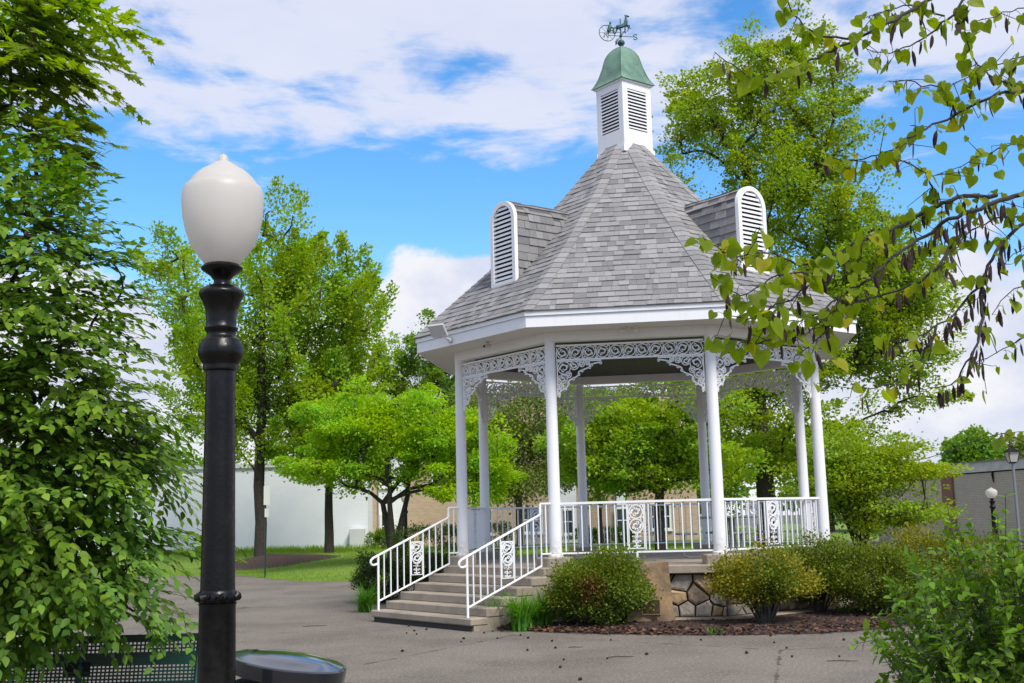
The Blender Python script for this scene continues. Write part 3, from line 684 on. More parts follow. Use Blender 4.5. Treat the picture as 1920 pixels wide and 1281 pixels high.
for w_, h in bell:
    for sx, sy in ((-1,-1),(1,-1),(1,1),(-1,1)): vs.append((sx*EB*w_, sy*EB*w_, 10.30+.88*h))
nb_ = len(bell)
for i in range(nb_-1):
    for j in range(4): fs.append((4*i+j, 4*i+(j+1) % 4, 4*i+4+(j+1) % 4, 4*i+4+j))
fs.append((3,2,1,0)); fs.append(tuple(4*nb_-4+j for j in range(4))); m.add(vs, fs); o = m.build('cupola_roof', M_copper, G, rz=CU); shade(o.data, 40)
for j, (sx, sy) in enumerate(((-1,-1),(1,-1),(1,1),(-1,1))):
    m = MB(); m.tube([(sx*EB*w_*1.004, sy*EB*w_*1.004, 10.302+.88*h) for w_, h in bell], .012, 6); m.build('ridge_seam', M_copper, o)
m = MB(); zb = 11.17
m.tube([(0,0,zb-.02),(0,0,zb+.62)], .011, 8); m.lathe([(.0,0),(.05,.012),(.075,.05),(.075,.08),(.05,.118),(.0,.13)], (0,0,zb+.03), 16); m.lathe([(.0,0),(.028,.01),(.028,.05),(.0,.06)], (0,0,zb+.215), 12)
for a in (20, 110): x, y = .27*math.cos(rad(a)), .27*math.sin(rad(a)); m.tube([(-x,-y,zb+.245),(x,y,zb+.245)], .008, 6)
vane = m.build('weathervane', M_vane, G, smooth=True)
LET = {'N': [[(-.5,-.6),(-.5,.6),(.5,-.6),(.5,.6)]], 'E': [[(.45,.6),(-.45,.6),(-.45,-.6),(.45,-.6)],[(-.45,0),(.3,0)]], 'S': [[(.45,.4),(.2,.6),(-.25,.6),(-.45,.35),(-.3,.08),(.3,-.08),(.45,-.35),(.25,-.6),(-.2,-.6),(-.45,-.4)]], 'W': [[(-.6,.6),(-.3,-.6),(0,.3),(.3,-.6),(.6,.6)]]}
for ch, a in (('N',200),('S',20),('E',-70),('W',110)):
    m = MB()
    for st in LET[ch]: m.ribbon([(x*.09, z*.09) for x, z in st], .02, .012)
    m.build('letter', M_vane, vane, (.31*math.cos(rad(a)), .31*math.sin(rad(a)), zb+.245), rad(a if abs(a) != 200 else 20))
m = MB(); T_ = lambda ps, rs, sd=8: m.tube([(x, y, z) for x, y, z in ps], rs, sd)     # horse, faces +x
T_([(-.20,0,.08),(-.15,0,.10),(-.05,0,.085),(.05,0,.10),(.11,0,.14),(.14,0,.20),(.165,0,.27),(.18,0,.315)], [.02,.052,.047,.05,.052,.04,.028,.022]); T_([(.165,0,.325),(.20,0,.315),(.245,0,.285),(.262,0,.275)], [.022,.027,.02,.014])
for ps in (((.10,.02,.10),(.19,.02,.06),(.17,.02,-.02),(.20,.02,-.03)), ((.09,-.02,.09),(.13,-.02,.0),(.08,-.02,-.06),(.06,-.02,-.09)), ((-.16,.02,.07),(-.22,.02,.0),(-.27,.02,-.05),(-.30,.02,-.10)), ((-.15,-.02,.07),(-.10,-.02,-.01),(-.15,-.02,-.07),(-.11,-.02,-.11))): T_(ps, [.028,.018,.011,.010], 6)
T_([(-.20,0,.10),(-.25,0,.09),(-.29,0,.03)], [.012,.018,.006], 6)
for x in (.163, .178): T_([(x,.01,.33),(x-.006,.014,.36)], [.008,.003], 5)
VA = rad(24); hz = zb+.40
h_ = m.build('horse', M_vane, vane, (.07,.03,hz), VA, smooth=True); h_.rotation_euler = (0, rad(-20), VA); h_.scale = (.82,.82,.82)
m = MB(); m.tube([(.17*math.cos(t), 0, .17*math.sin(t)) for t in np.linspace(0, 2*PI, 25)], .008, 6)
for t in range(8): m.tube([(0,0,0),(.17*math.cos(t*PI/4),0,.17*math.sin(t*PI/4))], .004, 4)
m.tube([(0,-.03,0),(.12,0,.02),(.40,0,.07)], .007, 5); m.build('sulky_wheel', M_vane, vane, (-.30*math.cos(VA),-.30*math.sin(VA),hz-.12), VA)
m = MB(); m.tube([(-.03,0,.0),(.0,0,.07),(.012,0,.14),(.018,0,.165)], [.035,.04,.032,.014], 8); m.tube([(.018,0,.165),(.02,0,.185),(.024,0,.215)], [.016,.025,.012], 8); m.tube([(.005,0,.12),(.07,0,.09),(.13,0,.10)], .010, 6); m.tube([(-.02,0,.0),(.06,0,.03),(.10,0,-.03)], .016, 6)
m.build('driver', M_vane, vane, (-.24*math.cos(VA),-.24*math.sin(VA),hz-.08), VA, smooth=True)
# floodlight, camera and lamp fixed under the eave
m = MB(); m.lathe([(.0,0),(.05,0),(.055,.02),(.04,.05),(.0,.055)], seg=14); fl = m.build('floodlight', M_lightgrey, G)
fl.matrix_basis = Matrix.Rotation(rad(-45), 4, 'Z') @ Matrix.Translation((-.52, -4.308*c8-.003, 4.885)) @ Matrix.Rotation(PI/2, 4, 'X')
m = MB(); m.tube([(0,0,.03),(0,.04,.10),(-.02,.10,.14)], .02, 8); m.build('arm', M_lightgrey, fl)
m = MB(); m.box((0,0,0), (.34,.26,.045)); o = m.build('lamp_head', M_lightgrey, fl, (-.09,.17,.22), bevel=.012); o.rotation_euler = (rad(38), rad(22), 0)
m = MB(); m.tube([(0,0,0),(0,0,-.05),(0,-.03,-.07)], .018, 8); m.tube([(0,.05,-.06),(0,-.08,-.085)], .03, 10); m.lathe([(.0,0),(.045,0),(.045,-.012),(.0,-.012)], seg=14)
sc1 = m.build('security_camera', M_lightgrey, G); sc1.matrix_basis = Matrix.Rotation(rad(-45), 4, 'Z') @ Matrix.Translation((.05, -AP-.35, 4.81))
m = MB(); m.lathe([(.0,0),(.022,0),(.022,.01),(.0,.01)], seg=12); o = m.build('lens', M_slot, sc1, (0,-.082,-.086)); o.rotation_euler = (PI/2,0,0)
m = MB(); m.lathe([(.0,0),(.06,0),(.05,-.03),(.0,-.035)], seg=14)
for s2 in (-1, 1): m.tube([(s2*.03,-.01,-.03),(s2*.08,-.03,-.05)], .014, 8); m.lathe([(.0,-.05),(.035,-.045),(.05,0),(.03,.02),(0,.022)], (s2*.11,-.04,-.055), 12)
lo = m.build('eave_lamp', M_soffit, G, (.02,-AP-.24,4.812), smooth=True)
# ------------------------------------------------------------------ lamp posts
LD = 5.9; LX = at(411, 900, LD)[0]; zz = lambda y: at(411, y, LD)[2]; pr = lambda h: h*LD/FPX
def lprof(rows): return [(pr(h), zz(y)) for y, h in rows]
def lamp_post(label, group=None):
    root = empty('lamp_post', (0,0,0), label=label, cat='lamp post', group=group)
    m = MB(); m.lathe(lprof([(1606,62),(1580,62),(1560,52),(1545,56),(1500,50),(1470,38),(1440,40),(1430,36),(1281,34),(1136,33),(1131,35)]), seg=40); m.build('post_base', M_black, root, smooth=True)
    m = MB(); m.lathe(lprof([(1132,31),(1128,34.5),(1119,36),(1110,34.5),(1106,31)]), seg=40)
    o = m.build('collar', M_black, root, smooth=True); bd = MB()
    for k in range(12): a = 2*PI*k/12; bd.tube([(pr(33)*math.cos(a-.2),pr(33)*math.sin(a-.2),zz(1122)),(pr(35.5)*math.cos(a),pr(35.5)*math.sin(a),zz(1119)),(pr(33)*math.cos(a+.2),pr(33)*math.sin(a+.2),zz(1116))], [pr(4),pr(9),pr(4)], 8)
    bd.build('bead', M_black, o, smooth=True)
    m = MB(); m.lathe(lprof([(1107,31.5),(1000,30.3),(900,29.3),(800,28.3),(697,27.5)]), seg=40); m.build('shaft', M_black, root, smooth=True)
    m = MB(); m.lathe(lprof([(697,28),(695,32),(690,33),(685,32),(683,33),(676,38),(668,42),(658,42.8),(650,41),(645,38),(641,36.5),(639,36),(636,33),(633,29),(628,26.5),(623,27.5),(620,31),(616,31.5),(613,28.5),(603,28.3),(590,29),(581,30.3),(570,34),(560,39),(555,42),(551,43),(547,41),(542,35),(538,30),(535,17),(529,15),(524,16),(518,22),(511,32),(506,39),(503,39.5),(499,36),(496,30)]), seg=40); m.build('capital', M_black, root, smooth=True)
    m = MB(); m.lathe(lprof([(497,31),(494,34),(486,41),(478,47.5),(460,60),(435,69.5),(410,75.2),(385,77.4),(366,76.9),(358,75),(352,72),(349,66),(343,63.5),(336,58),(328,50),(321,41),(318,33),(315,30),(310,22),(306,15.5),(303,9.5),(297,8.6),(292,6.5),(289.6,2)]), seg=48); m.build('globe', M_globe, root, smooth=True)
    return root
lp = lamp_post('tall black fluted lamp post with large white acorn globe beside the green bin'); lp.location = (LX, LD, 0)
def mini(src, label, px, ytop, gpx):      # a farther copy: distance from its globe width, height from its top
    c = copy_tree(src); D = .42*FPX/gpx*1.0; P = at(px, ytop, D); s = P[2]/zz(289.6); c.location = (P[0], D, 0); c.scale = (1, 1, s); c['label'] = label; return c
mini(lp, 'small distant lamp post with white globe standing by the multi-stemmed lime tree', 760, 921, 17.8)
mini(lp, 'distant black lamp post with white globe in front of the grey brick building', 1858, 914, 21)
# lantern lamp post
D = 31.; P = at(1896, 838, D); r = empty('lantern_post', (P[0], D, 0), label='slim grey lamp post with four-sided lantern head beside the grey building', cat='lamp post'); zt_ = P[2]
m = MB(); m.tube([(0,0,0),(0,0,.4)], [.07,.05], 12); m.tube([(0,0,.4),(0,0,zt_-.42)], [.045,.035], 12); m.build('shaft', M_greymetal, r, smooth=True)
m = MB(); m.add([(s*.09,t*.09,zt_-.40) for s, t in ((-1,-1),(1,-1),(1,1),(-1,1))]+[(s*.145,t*.145,zt_-.14) for s, t in ((-1,-1),(1,-1),(1,1),(-1,1))], [(0,1,5,4),(1,2,6,5),(2,3,7,6),(3,0,4,7),(3,2,1,0)]); m.build('lantern_glass', M_globe, r)
m = MB(); m.add([(s*.18,t*.18,zt_-.145) for s, t in ((-1,-1),(1,-1),(1,1),(-1,1))]+[(s*.05,t*.05,zt_-.03) for s, t in ((-1,-1),(1,-1),(1,1),(-1,1))], [(0,1,5,4),(1,2,6,5),(2,3,7,6),(3,0,4,7),(3,2,1,0),(4,5,6,7)]); m.box((0,0,zt_-.01), (.07,.07,.04)); m.box((0,0,zt_-.42), (.15,.15,.04))
for s in (-1,1):
    for t in (-1,1): m.tube([(s*.092,t*.092,zt_-.41),(s*.148,t*.148,zt_-.14)], .011, 5)
m.build('lantern_cap', M_black, r)

# ------------------------------------------------------------------ bin, benches, picnic table, sign, stone
D = 6.55; P = at(541, 1238, D); zt_ = P[2]
b = empty('litter_bin', (P[0], D, 0), label='round dark green litter bin with glossy black lid beside the tall lamp post', cat='bin')
m = MB(); m.lathe([(.285,.0),(.29,.02),(.295,zt_-.10)], seg=40); tb_ = m.build('liner', M_slot, b, smooth=True)
for i in range(7):
    z = zt_-.165-.038*i; m = MB(); m.tube([(.305*math.cos(t), .305*math.sin(t), z) for t in np.linspace(0, 2*PI, 33)], .012, 6, caps=False); m.build('hoop', M_darkgreen, b, smooth=True)
for i in range(44):
    a = 2*PI*i/44; m = MB() if i == 0 else m
    if i == 0: m.box((.318,0,(zt_-.18)/2), (.008,.020,zt_-.20)); bme = m.mesh('strap', M_darkgreen)
    link('strap', bme, b, rz=a)
m = MB(); m.lathe([(.30,-.085),(.318,-.08),(.322,-.04),(.322,-.008),(.310,.0),(.298,.0),(.22,.018),(.10,.030),(.0,.033)], seg=48); o = m.build('lid', M_lid, b, (0,0,zt_), smooth=True); o.rotation_euler = (rad(1.5), rad(9.5), 0)
def mesh_bench(label, loc, rz, L=1.83, slat=False):
    r = empty('park_bench', loc, rz, label=label, cat='bench')
    def panel(name, z0, y0, z1, y1, n1, n2):
        q = MB(); d = np.array([0, y1-y0, z1-z0]); l = np.linalg.norm(d); d /= l
        for i in range(n2+1): p = np.array([0, y0, z0])+d*l*i/n2; q.box((0, p[1], p[2]), (L, .012, .013 if 0 < i < n2 else .045))
        for i in range(n1+1): x = -L/2+L*i/n1; q.tube([(x, y0+.004, z0), (x, y1+.004, z1)], .0075, 4)
        return q.build(name, M_darkgreen, r)
    if slat:
        for i in range(5): m = MB(); m.box((0,.18+.02*i,.50+.085*i), (L,.03,.065)); m.build('slat', M_darkgreen, r)
        for i in range(5): m = MB(); m.box((0,.12-.09*i,.45), (L,.075,.03)); m.build('slat', M_darkgreen, r)
    else:
        panel('backrest', .50, .10, .68, .14, 60, 7); panel('backrest', .71, .15, .85, .19, 60, 5)
        panel('seat', .44, .07, .43, -.36, 60, 14)
    for x in (-L*.42, -L*.05, L*.42):
        m = MB(); m.tube([(x,.20,.86),(x,.07,.44),(x,-.02,.22),(x,.10,.02)], .022, 6); m.tube([(x,-.36,.41),(x,-.05,.40),(x,-.20,.2),(x,-.32,.02)], .02, 6); m.build('leg', M_darkgreen, r)
    return r
P = at(170, 1177, 9.0); bn = mesh_bench('dark green perforated metal bench partly hidden by the leafy tree', (P[0]-.02, 9.0, P[2]-.86+.0), 0, 1.9)
bn.location.z = 0
m = MB(); m.box((-.12,.128,.63), (.20,.012,.10)); m.build('plaque', M_slot, bn)
P = at(1640, 1044, 22.6); mesh_bench('green slatted bench back showing above the boxwood hedge', (P[0], 22.6, 0), rad(8), 1.0, True)
def gl(x, y, z): p = gw(x, y, z); return tuple(p)
pt = empty('picnic_table', gl(1.62,-.55,ZD), YAW+rad(12), label='grey metal picnic table with attached seats on the gazebo deck', cat='table')
m = MB(); m.box((0,0,.74), (.92,.92,.045)); m.build('table_top', M_greymetal, pt, bevel=.012)
for a in range(4):
    ang = a*PI/2; cx, cy = .80*math.cos(ang), .80*math.sin(ang)
    m = MB(); m.box((0,0,.45), (.34,.42,.04)); m.build('seat', M_greymetal, pt, (cx,cy,0), ang, bevel=.01)
    m = MB(); m.tube([(.10,0,.72),(.12,0,.05),(.20,0,.022),(.78,0,.022),(.86,0,.06),(.84,0,.43)], .022, 8); m.build('frame_leg', M_greymetal, pt, rz=ang, smooth=True)
P = at(497, 1058, 39.); z0 = lawn_z(P[0], 39.); sp = empty('sign_post', (P[0], 39., z0), rad(80), label='thin green post carrying pale signs seen edge-on on the lawn', cat='sign'); z1 = at(497, 912, 39.)[2]-z0
m = MB(); m.tube([(0,0,-.1),(0,0,z1)], .028, 6); m.build('post', M_darkgreen, sp)
for za, zb_, w_ in ((z1-.62, z1, .5), (z1-1.02, z1-.74, .32)): m = MB(); m.box((0,-.045,(za+zb_)/2), (w_,.012,zb_-za)); m.build('sign_panel', M_trimw, sp)
# memorial boulder with bronze plaque
b0 = gw(-.62+.36, -3.80); b0 = np.array([at(1222, 1150, 18.66)[0], 18.66, 0])
ms = empty('memorial_stone', b0, YAW, label='upright brown memorial boulder with small bronze plaque before the stone wall', cat='stone')
bm = bmesh.new(); bmesh.ops.create_cube(bm, size=1); bmesh.ops.subdivide_edges(bm, edges=bm.edges[:], cuts=7, use_grid_fill=True); rs = np.random.RandomState(3)
ph = rs.rand(6)*6
for v in bm.verts:
    x, y, z = v.co; f = z+.5; wd = .80-.26*f+.03*math.sin(9*f+ph[0]); e = .035*math.sin(7*x+ph[1])*math.sin(6*z+ph[2])+.02*math.sin(17*x+ph[3])*math.sin(19*z+ph[4])+.008*rs.randn()
    v.co = (x*wd+.03*math.sin(5*z+ph[5]), y*(.30-.10*f)+e, f*.98-.03+.05*x*f)
me = bpy.data.meshes.new('boulder'); bm.to_mesh(me); bm.free(); me.materials.append(M_boulder); shade(me, 50); link('boulder', me, ms)
m = MB(); m.box((0,0,0), (.30,.02,.24)); o = m.build('plaque_rim', M_brassrim, ms, (0,-.172,.29)); m = MB(); m.box((0,-.012,0), (.265,.01,.205)); m.build('plaque', M_bronze, ms, (0,-.172,.29))

# ------------------------------------------------------------------ buildings
def windows(root, items, y, frame=.09, mt=M_trimw):
    for x, z, w_, h in items:
        f = MB()
        for s in (-1, 1): f.box((x+s*w_/2, y-.03, z), (frame, .09, h+frame)); f.box((x, y-.03, z+s*h/2), (w_-frame, .088, frame))
        f.box((x, y-.035, z), (w_-frame, .06, frame*.6)); o = f.build('window', mt, root); q = MB(); q.box((x, y-.004, z), (w_-.02, .03, h-.02)); q.build('pane', M_glass, o); q = MB(); q.box((x, y-.05, z-h/2-.09), (w_+.22, .14, .07)); q.build('sill', mt, o)
D = 60.; x0, x1 = at(-900, 1000, D)[0], at(690, 1000, D)[0]
wb = empty('white_building', ((x0+x1)/2, D, .3), label='long plain white windowless building wall behind the lawn trees', cat='building'); L = x1-x0
m = MB(); m.box((0,4,2.2), (L,8,4.4)); m.build('wall', M_wsiding, wb); m = MB(); m.box((0,4,4.5), (L+.3,8.3,.2)); m.build('roof', M_coping, wb)
for i in range(22): m = MB(); m.box((0,-.012,.2+.19*i), (L,.02,.187)); m.build('siding_board', M_wsiding, wb)
m = MB(); m.box((L/2-.5,-.3,.6), (.75,.5,1.15)); o = m.build('meter_cabinet', M_lightgrey, wb, bevel=.02)
D = 62.; xa, xb = at(681, 1000, D)[0], at(1310, 1000, D)[0]; L = xb-xa
tb_ = empty('apartment_building', (xa, D, .3), label='tan brick apartment building with white bays seen through the gazebo', cat='building')
m = MB(); m.box((L/2,6,2.85), (L,12,5.7)); m.build('wall', M_tan, tb_)
fx = lambda p: at(p, 1000, D)[0]-xa
m = MB(); m.add([(-.5,-.6,5.6),(L+.5,-.6,5.6),(L+.5,6,8.6),(-.5,6,8.6),(L+.5,12.6,5.6),(-.5,12.6,5.6)], [(0,1,2,3),(3,2,4,5),(0,3,5),(1,4,2)]); m.build('roof', M_rooft, tb_)
m = MB(); m.box((L/2,-.56,5.5), (L+1,.1,.22)); m.build('gutter', M_trimw, tb_)
for p0, p1 in ((711,760),(1048,1082),(1158,1176)):
    m = MB(); m.box(((fx(p0)+fx(p1))/2,-.05,2.72), (fx(p1)-fx(p0),.25,5.44)); m.build('white_bay', M_wsiding, tb_)
    c = (fx(p0)+fx(p1))/2+(0 if p0 > 800 else -.25); windows(tb_, [(c,1.25,.62,1.25),(c,3.95,.62,1.25)], -.178)
windows(tb_, [(fx(905),1.4,1.0,1.3),(fx(905),4.0,1.0,1.3),(fx(1000),1.4,1.0,1.3),(fx(1240),1.4,1.0,1.3),(fx(1240),4.0,1.0,1.3),(fx(830),4.0,1.0,1.3)], -.005)
# grey brick building on the right, wall running away to the left
pA, pB = np.array([at(2050, 900, 46.)[0], 46.]), np.array([at(1640, 900, 63.)[0], 63.]); d = pB-pA; L = np.linalg.norm(d); ang = math.atan2(d[1], d[0])
gb = empty('grey_building', (pA[0], pA[1], 0), ang, label='low grey painted brick building with red brick pilaster and metal coping', cat='building')
HT = 3.78
m = MB(); m.box((L/2,-5,HT/2-.25), (L,10,HT-.5)); m.build('wall', M_grey, gb)
m = MB(); m.box((L/2,-5,HT-.22), (L+.14,10.14,.44)); m.build('parapet', M_coping, gb); m = MB(); m.box((L/2,-5,HT+.03), (L+.26,10.26,.06)); m.build('coping', M_greymetal, gb)
def wall_s(px):                             # along-wall distance seen at a photo column
    dd = ray(px, 930)[:2]; A = np.array([dd, -d/L]).T; return np.linalg.solve(A, pA)[1]
for p0, p1 in ((1770, 1790),):
    s0, s1 = sorted((wall_s(p0), wall_s(p1))); m = MB(); m.box(((s0+s1)/2,.05,HT/2-.24), (s1-s0,.12,HT-.5)); m.build('pilaster', M_redb, gb)
s0 = wall_s(1866); m = MB(); m.tube([(s0,.03,HT-.46),(s0,.05,HT-.62),(s0,.03,HT-.95)], [.045,.05,.02], 8); m.build('scupper', M_black, gb)
m = MB(); A_, B_ = at(1640, 866, 70), at(1800, 838, 70); m.tube([A_+(B_-A_)*f+np.array([0,0,-.35*math.sin(PI*f)]) for f in np.linspace(-2.2, 3.2, 30)], .022, 5); m.build('overhead_cable', M_black, label='thin dark overhead cable crossing the sky above the grey building', cat='cable')

# ------------------------------------------------------------------ bed, bushes, lilies
ANG = [(-133,4.55),(-121,4.75),(-97,5.35),(-73,6.1),(-61,6.1),(-40,6.0),(-10,6.0),(40,5.6)]
def bedr(a): return np.interp(a, [q[0] for q in ANG], [q[1] for q in ANG])
V, F = [], []; As = np.linspace(-133, 40, 70); Rs_ = np.linspace(0, 1, 12)
for a in As:
    for t in Rs_: r_ = 3.4+(bedr(a)+.05*math.sin(a*.9)-3.4)*t; V.append((GX+r_*math.cos(rad(a)), GY+r_*math.sin(rad(a)), .004+.055*math.sin(PI*min(1, (1-t)*1.6+.0)/2)*(t < 1)+.012*random.random()*(t < 1)))
F = [(i*12+j, i*12+j+1, (i+1)*12+j+1, (i+1)*12+j) for i in range(69) for j in range(11)]
link('mulch_bed', arrmesh('mulch_bed', V, F, M_mulch, True), kind='structure')
n = 9000; a = RS.uniform(-133, 20, n); t = RS.rand(n)**.7; r_ = 3.85+(bedr(a)-3.75+.15*RS.rand(n)*(RS.rand(n) < .2))*t
cp = np.stack([GX+r_*np.cos(np.radians(a)), GY+r_*np.sin(np.radians(a)), .03+.05*RS.rand(n)*(1-t*.8)], 1)
CH = T([(-.3,0,0),(.3,0,.08),(.25,1,0),(-.25,1,.1)], [(0,1,2),(0,2,3)])
cm_ = leaves_mesh('mulch_chips', cp, frames(rnd(n)*np.array([1,1,.25]), rnd(n)*.4+np.array([0,0,1.])), .025+.05*RS.rand(n), CH, M_chip[0])
for q in M_chip[1:]: cm_.materials.append(q)
cm_.polygons.foreach_set('material_index', np.repeat(RS.randint(0, 4, n), 2).astype(np.int32)); link('mulch_chips', cm_, label='scattered brown bark chips on the planting bed', cat='mulch', kind='stuff')
def bush(name, label, c, rx, ry, h, n, lm, ls=.040, low=.0, cat='shrub', single=0, patch=None, group=None, box=False, stems=26):
    c = np.asarray(c, float); root = empty(name, c, label=label, cat=cat, group=group)
    m = MB()
    for i in range(stems):
        a, e = random.random()*2*PI, random.random()**.6; x, y = rx*.8*e*math.cos(a), ry*.8*e*math.sin(a); z = h*(.55+.35*math.sqrt(max(0, 1-e*e)))
        m.tube([(x*.12,y*.12,-.03),(x*.4+random.gauss(0,.03),y*.4,z*.4),(x*.8,y*.8+random.gauss(0,.03),z*.75),(x,y,z)], [.014,.011,.008,.004], 5)
    m.build('stems', M_barkg, root)
    nc = n//60; u = unit(rnd(nc)); u[:,2] = np.where(u[:,2] < 0, u[:,2]*(.95-low*1.1), u[:,2])
    lump = 1+.22*np.sin(u[:,0]*5.1+c[0]*3)*np.sin(u[:,1]*4.3+c[1])+.16*np.sin(u[:,2]*7+c[0]*5+u[:,0]*3)-.04
    if box: u = u/np.max(np.abs(u), axis=1)[:,None]*(.9+.1*RS.rand(nc,1)); lump = 1+.03*rnd(nc)[:,0]
    zc = h*(.50+low*.25); P = np.stack([u[:,0]*rx, u[:,1]*ry, u[:,2]*(h-zc)], 1)*(lump*(.62+.36*RS.rand(nc)**.35))[:,None]; P[:,2] += zc; P[:,2] = np.maximum(P[:,2], .06)
    ci = np.repeat(np.arange(nc), 60); N_ = len(ci); cr_ = .10*min(rx, ry, h)/.6+.012
    pos = P[ci]+rnd(N_)*cr_*.62; d = unit(pos-np.array([0,0,zc*.7]))*.7+rnd(N_)*.6+np.array([0,0,.25]); nr = rnd(N_)*.5+np.array([0,0,1.])
    size = ls*(.6+.8*RS.rand(N_)); Fm = frames(d, nr)
    if patch is not None:
        sel = (np.linalg.norm(pos-np.asarray(patch[:3]), axis=1) < patch[3]*(.5+.7*RS.rand(N_))) & (RS.rand(N_) < (.6 if len(patch) < 6 else 1)); link('dead_foliage' if len(patch) < 6 else 'green_foliage', leaves_mesh('f', pos[sel], Fm[sel], size[sel], LEAF4, patch[4]), root); pos, Fm, size = pos[~sel], Fm[~sel], size[~sel]
    link('crown', leaves_mesh('crown', pos, Fm, size, LEAF4, lm), root)
    return root
def bpx(px, yb, z=0): return gnd(px, yb, z)
bush('boxwood_bush', 'large round green bush with a rusty dead patch beside the memorial stone', bpx(1134,1176), .76, .70, 1.06, 30000, L_box, low=.18, stems=40, patch=(-.24,-.62,.62,.26,L_rust))
bush('boxwood_bush', 'leggy bush with yellowing top and bare stems before the stone wall', bpx(1437,1174), .74, .64, 1.08, 17000, L_yel, low=.42, stems=60, patch=(.05,-.3,.72,.42,L_box,1))
bush('boxwood_bush', 'dull green twiggy bush close behind the yellowing bush', np.array([at(1532,1100,19.7)[0],19.7,.03]), .76, .66, 1.16, 16000, L_box, low=.35, stems=60)
bush('boxwood_bush', 'low wide bush at the end of the bed next to the leafy right-hand shrub', np.array([at(1640,1100,19.0)[0],19.0,.03]), .84, .75, 1.12, 22000, L_box, low=.08, stems=40)
bush('boxwood_bush', 'yellow-green trimmed bush in front of the green slatted bench', np.array([at(1738,1100,19.6)[0],19.6,.03]), .95, .8, 1.22, 22000, L_yel, low=.05, patch=(0,0,.4,.85,L_box,1))
bush('boxwood_bush', 'broad trimmed bush below the distant white-globed lamp and grey wall', np.array([at(1850,1100,21.5)[0],21.5,.0]), 1.15, .8, 1.15, 22000, L_box)
bush('boxwood_bush', 'dark rounded bush left of the gazebo steps', np.array([at(716,1100,25.6)[0],25.6,0]), .62, .55, .98, 11000, L_hedge)
bush('boxwood_bush', 'dark bush behind the left stair railing', np.array([at(800,1100,26.6)[0],26.6,0]), .75, .55, .95, 11000, L_hedge)
bush('hedge', 'dark clipped hedge behind the gazebo railing', np.array([at(850,1000,33.5)[0],33.5,.0]), 1.75, .6, 1.56, 17000, L_hedge, .05, box=True, cat='hedge')
bush('hedge', 'low bright shrub at the foot of the apartment building', np.array([at(728,1010,57.)[0],57.,.4]), 1.0, .7, 1.05, 5000, L_dark, .08, cat='hedge')
for i, (p, lb) in enumerate(((1108,'small foundation shrub under the tan wall, rounder one'),(1165,'small foundation shrub under the tan wall, beside the white bay'))): bush('hedge', lb, np.array([at(p,1020,56.)[0],56.,.4]), .9-.2*i, .6, .9, 3000, L_dark, .08, cat='hedge')
def lily(c, n, h, label, group='daylily clumps beside the steps'):
    V, F = [], []
    for i in range(n):
        a = random.random()*2*PI; L = h*random.uniform(.75,1.5); bx, by = random.gauss(0,.06), random.gauss(0,.06); wv = random.uniform(.009,.016); bend = random.uniform(.5,1.5); o = len(V)
        for j in range(7):
            f = j/6; th = bend*f*1.15; r_ = L*f*math.sin(th*.75)*.85; z = L*(f*math.cos(th*.62)); sx, sy = -math.sin(a)*wv*(1-f**2.5), math.cos(a)*wv*(1-f**2.5)
            x, y = bx+r_*math.cos(a), by+r_*math.sin(a); V += [(x-sx,y-sy,max(z,.01)),(x+sx,y+sy,max(z,.01))]
        F += [(o+2*j, o+2*j+1, o+2*j+3, o+2*j+2) for j in range(6)]
    o = link('daylily', None, None, c, label=label, cat='plant', group=group); link('strap_leaves', arrmesh('strap_leaves', V, F, L_lily), o)
for px, yb, lb in ((908,1168,'green daylily clump against the right end of the bottom step'),(940,1177,'lush daylily clump right of the steps, second from the bottom step'),(978,1183,'lush daylily clump right of the steps, third from the bottom step'),(1018,1178,'daylily clump touching the big round bush')): lily(tuple(bpx(px, yb)), 210, .50, lb)
for x, y, lb in ((685,1148,'daylily clump left of the steps at the foot of the railing'),(699,1132,'daylily clump left of the steps, against the dark rounded bush')): lily(tuple(bpx(x, y)), 150, .44, lb)
lily(tuple(bpx(1062,1172)), 40, .22, 'short sparse daylily shoots in front of the big round bush', None); lily(tuple(bpx(1335,1190)), 12, .12, 'tiny green weed at the edge of the mulch', None)
# ------------------------------------------------------------------ litter on the asphalt
bm = bmesh.new(); bmesh.ops.create_icosphere(bm, subdivisions=2, radius=.014)
for v in bm.verts: v.co *= 1+.28*random.random()
sbm = bpy.data.meshes.new('seed_ball'); bm.to_mesh(sbm); bm.free(); sbm.materials.append(mat('seed_ball', (.018,.013,.010), .9))
rq = random.Random(9)
for i in range(46):
    p = gnd(rq.uniform(760,1150), rq.uniform(1172,1205)) if i < 22 else gnd(rq.uniform(500,1720), rq.uniform(1185,1281))
    if math.hypot(p[0]-GX, p[1]-GY) < 5.5 and p[0] > 0.2: continue
    o = link('seed_ball', sbm, None, (p[0],p[1],.014), rq.random()*6, label='small dark spiky seed ball lying on the asphalt', cat='seed ball', group='seed balls on the asphalt'); s = rq.uniform(.8,1.4); o.scale = (s,s,s*.9)
for px, y, l, a in ((1165,1233,.32,.1),(1580,1241,.34,-.2),(1080,1215,.2,.1),(590,1175,.4,.3)):
    p = gnd(px, y); m = MB(); m.tube([(-l/2,0,.008),(-.05,.03,.012),(l*.2,-.01,.01),(l/2,.02,.008)], [.004,.006,.005,.003], 5); m.build('twig', M_bark, None, (p[0],p[1],0), a, label='thin dry twig fallen on the asphalt', cat='twig', group='twigs on the asphalt')
n = 5200; p_ = np.stack([RS.uniform(-7, 7.5, n), 6+RS.rand(n)**.8*18, np.full(n, .004)], 1)
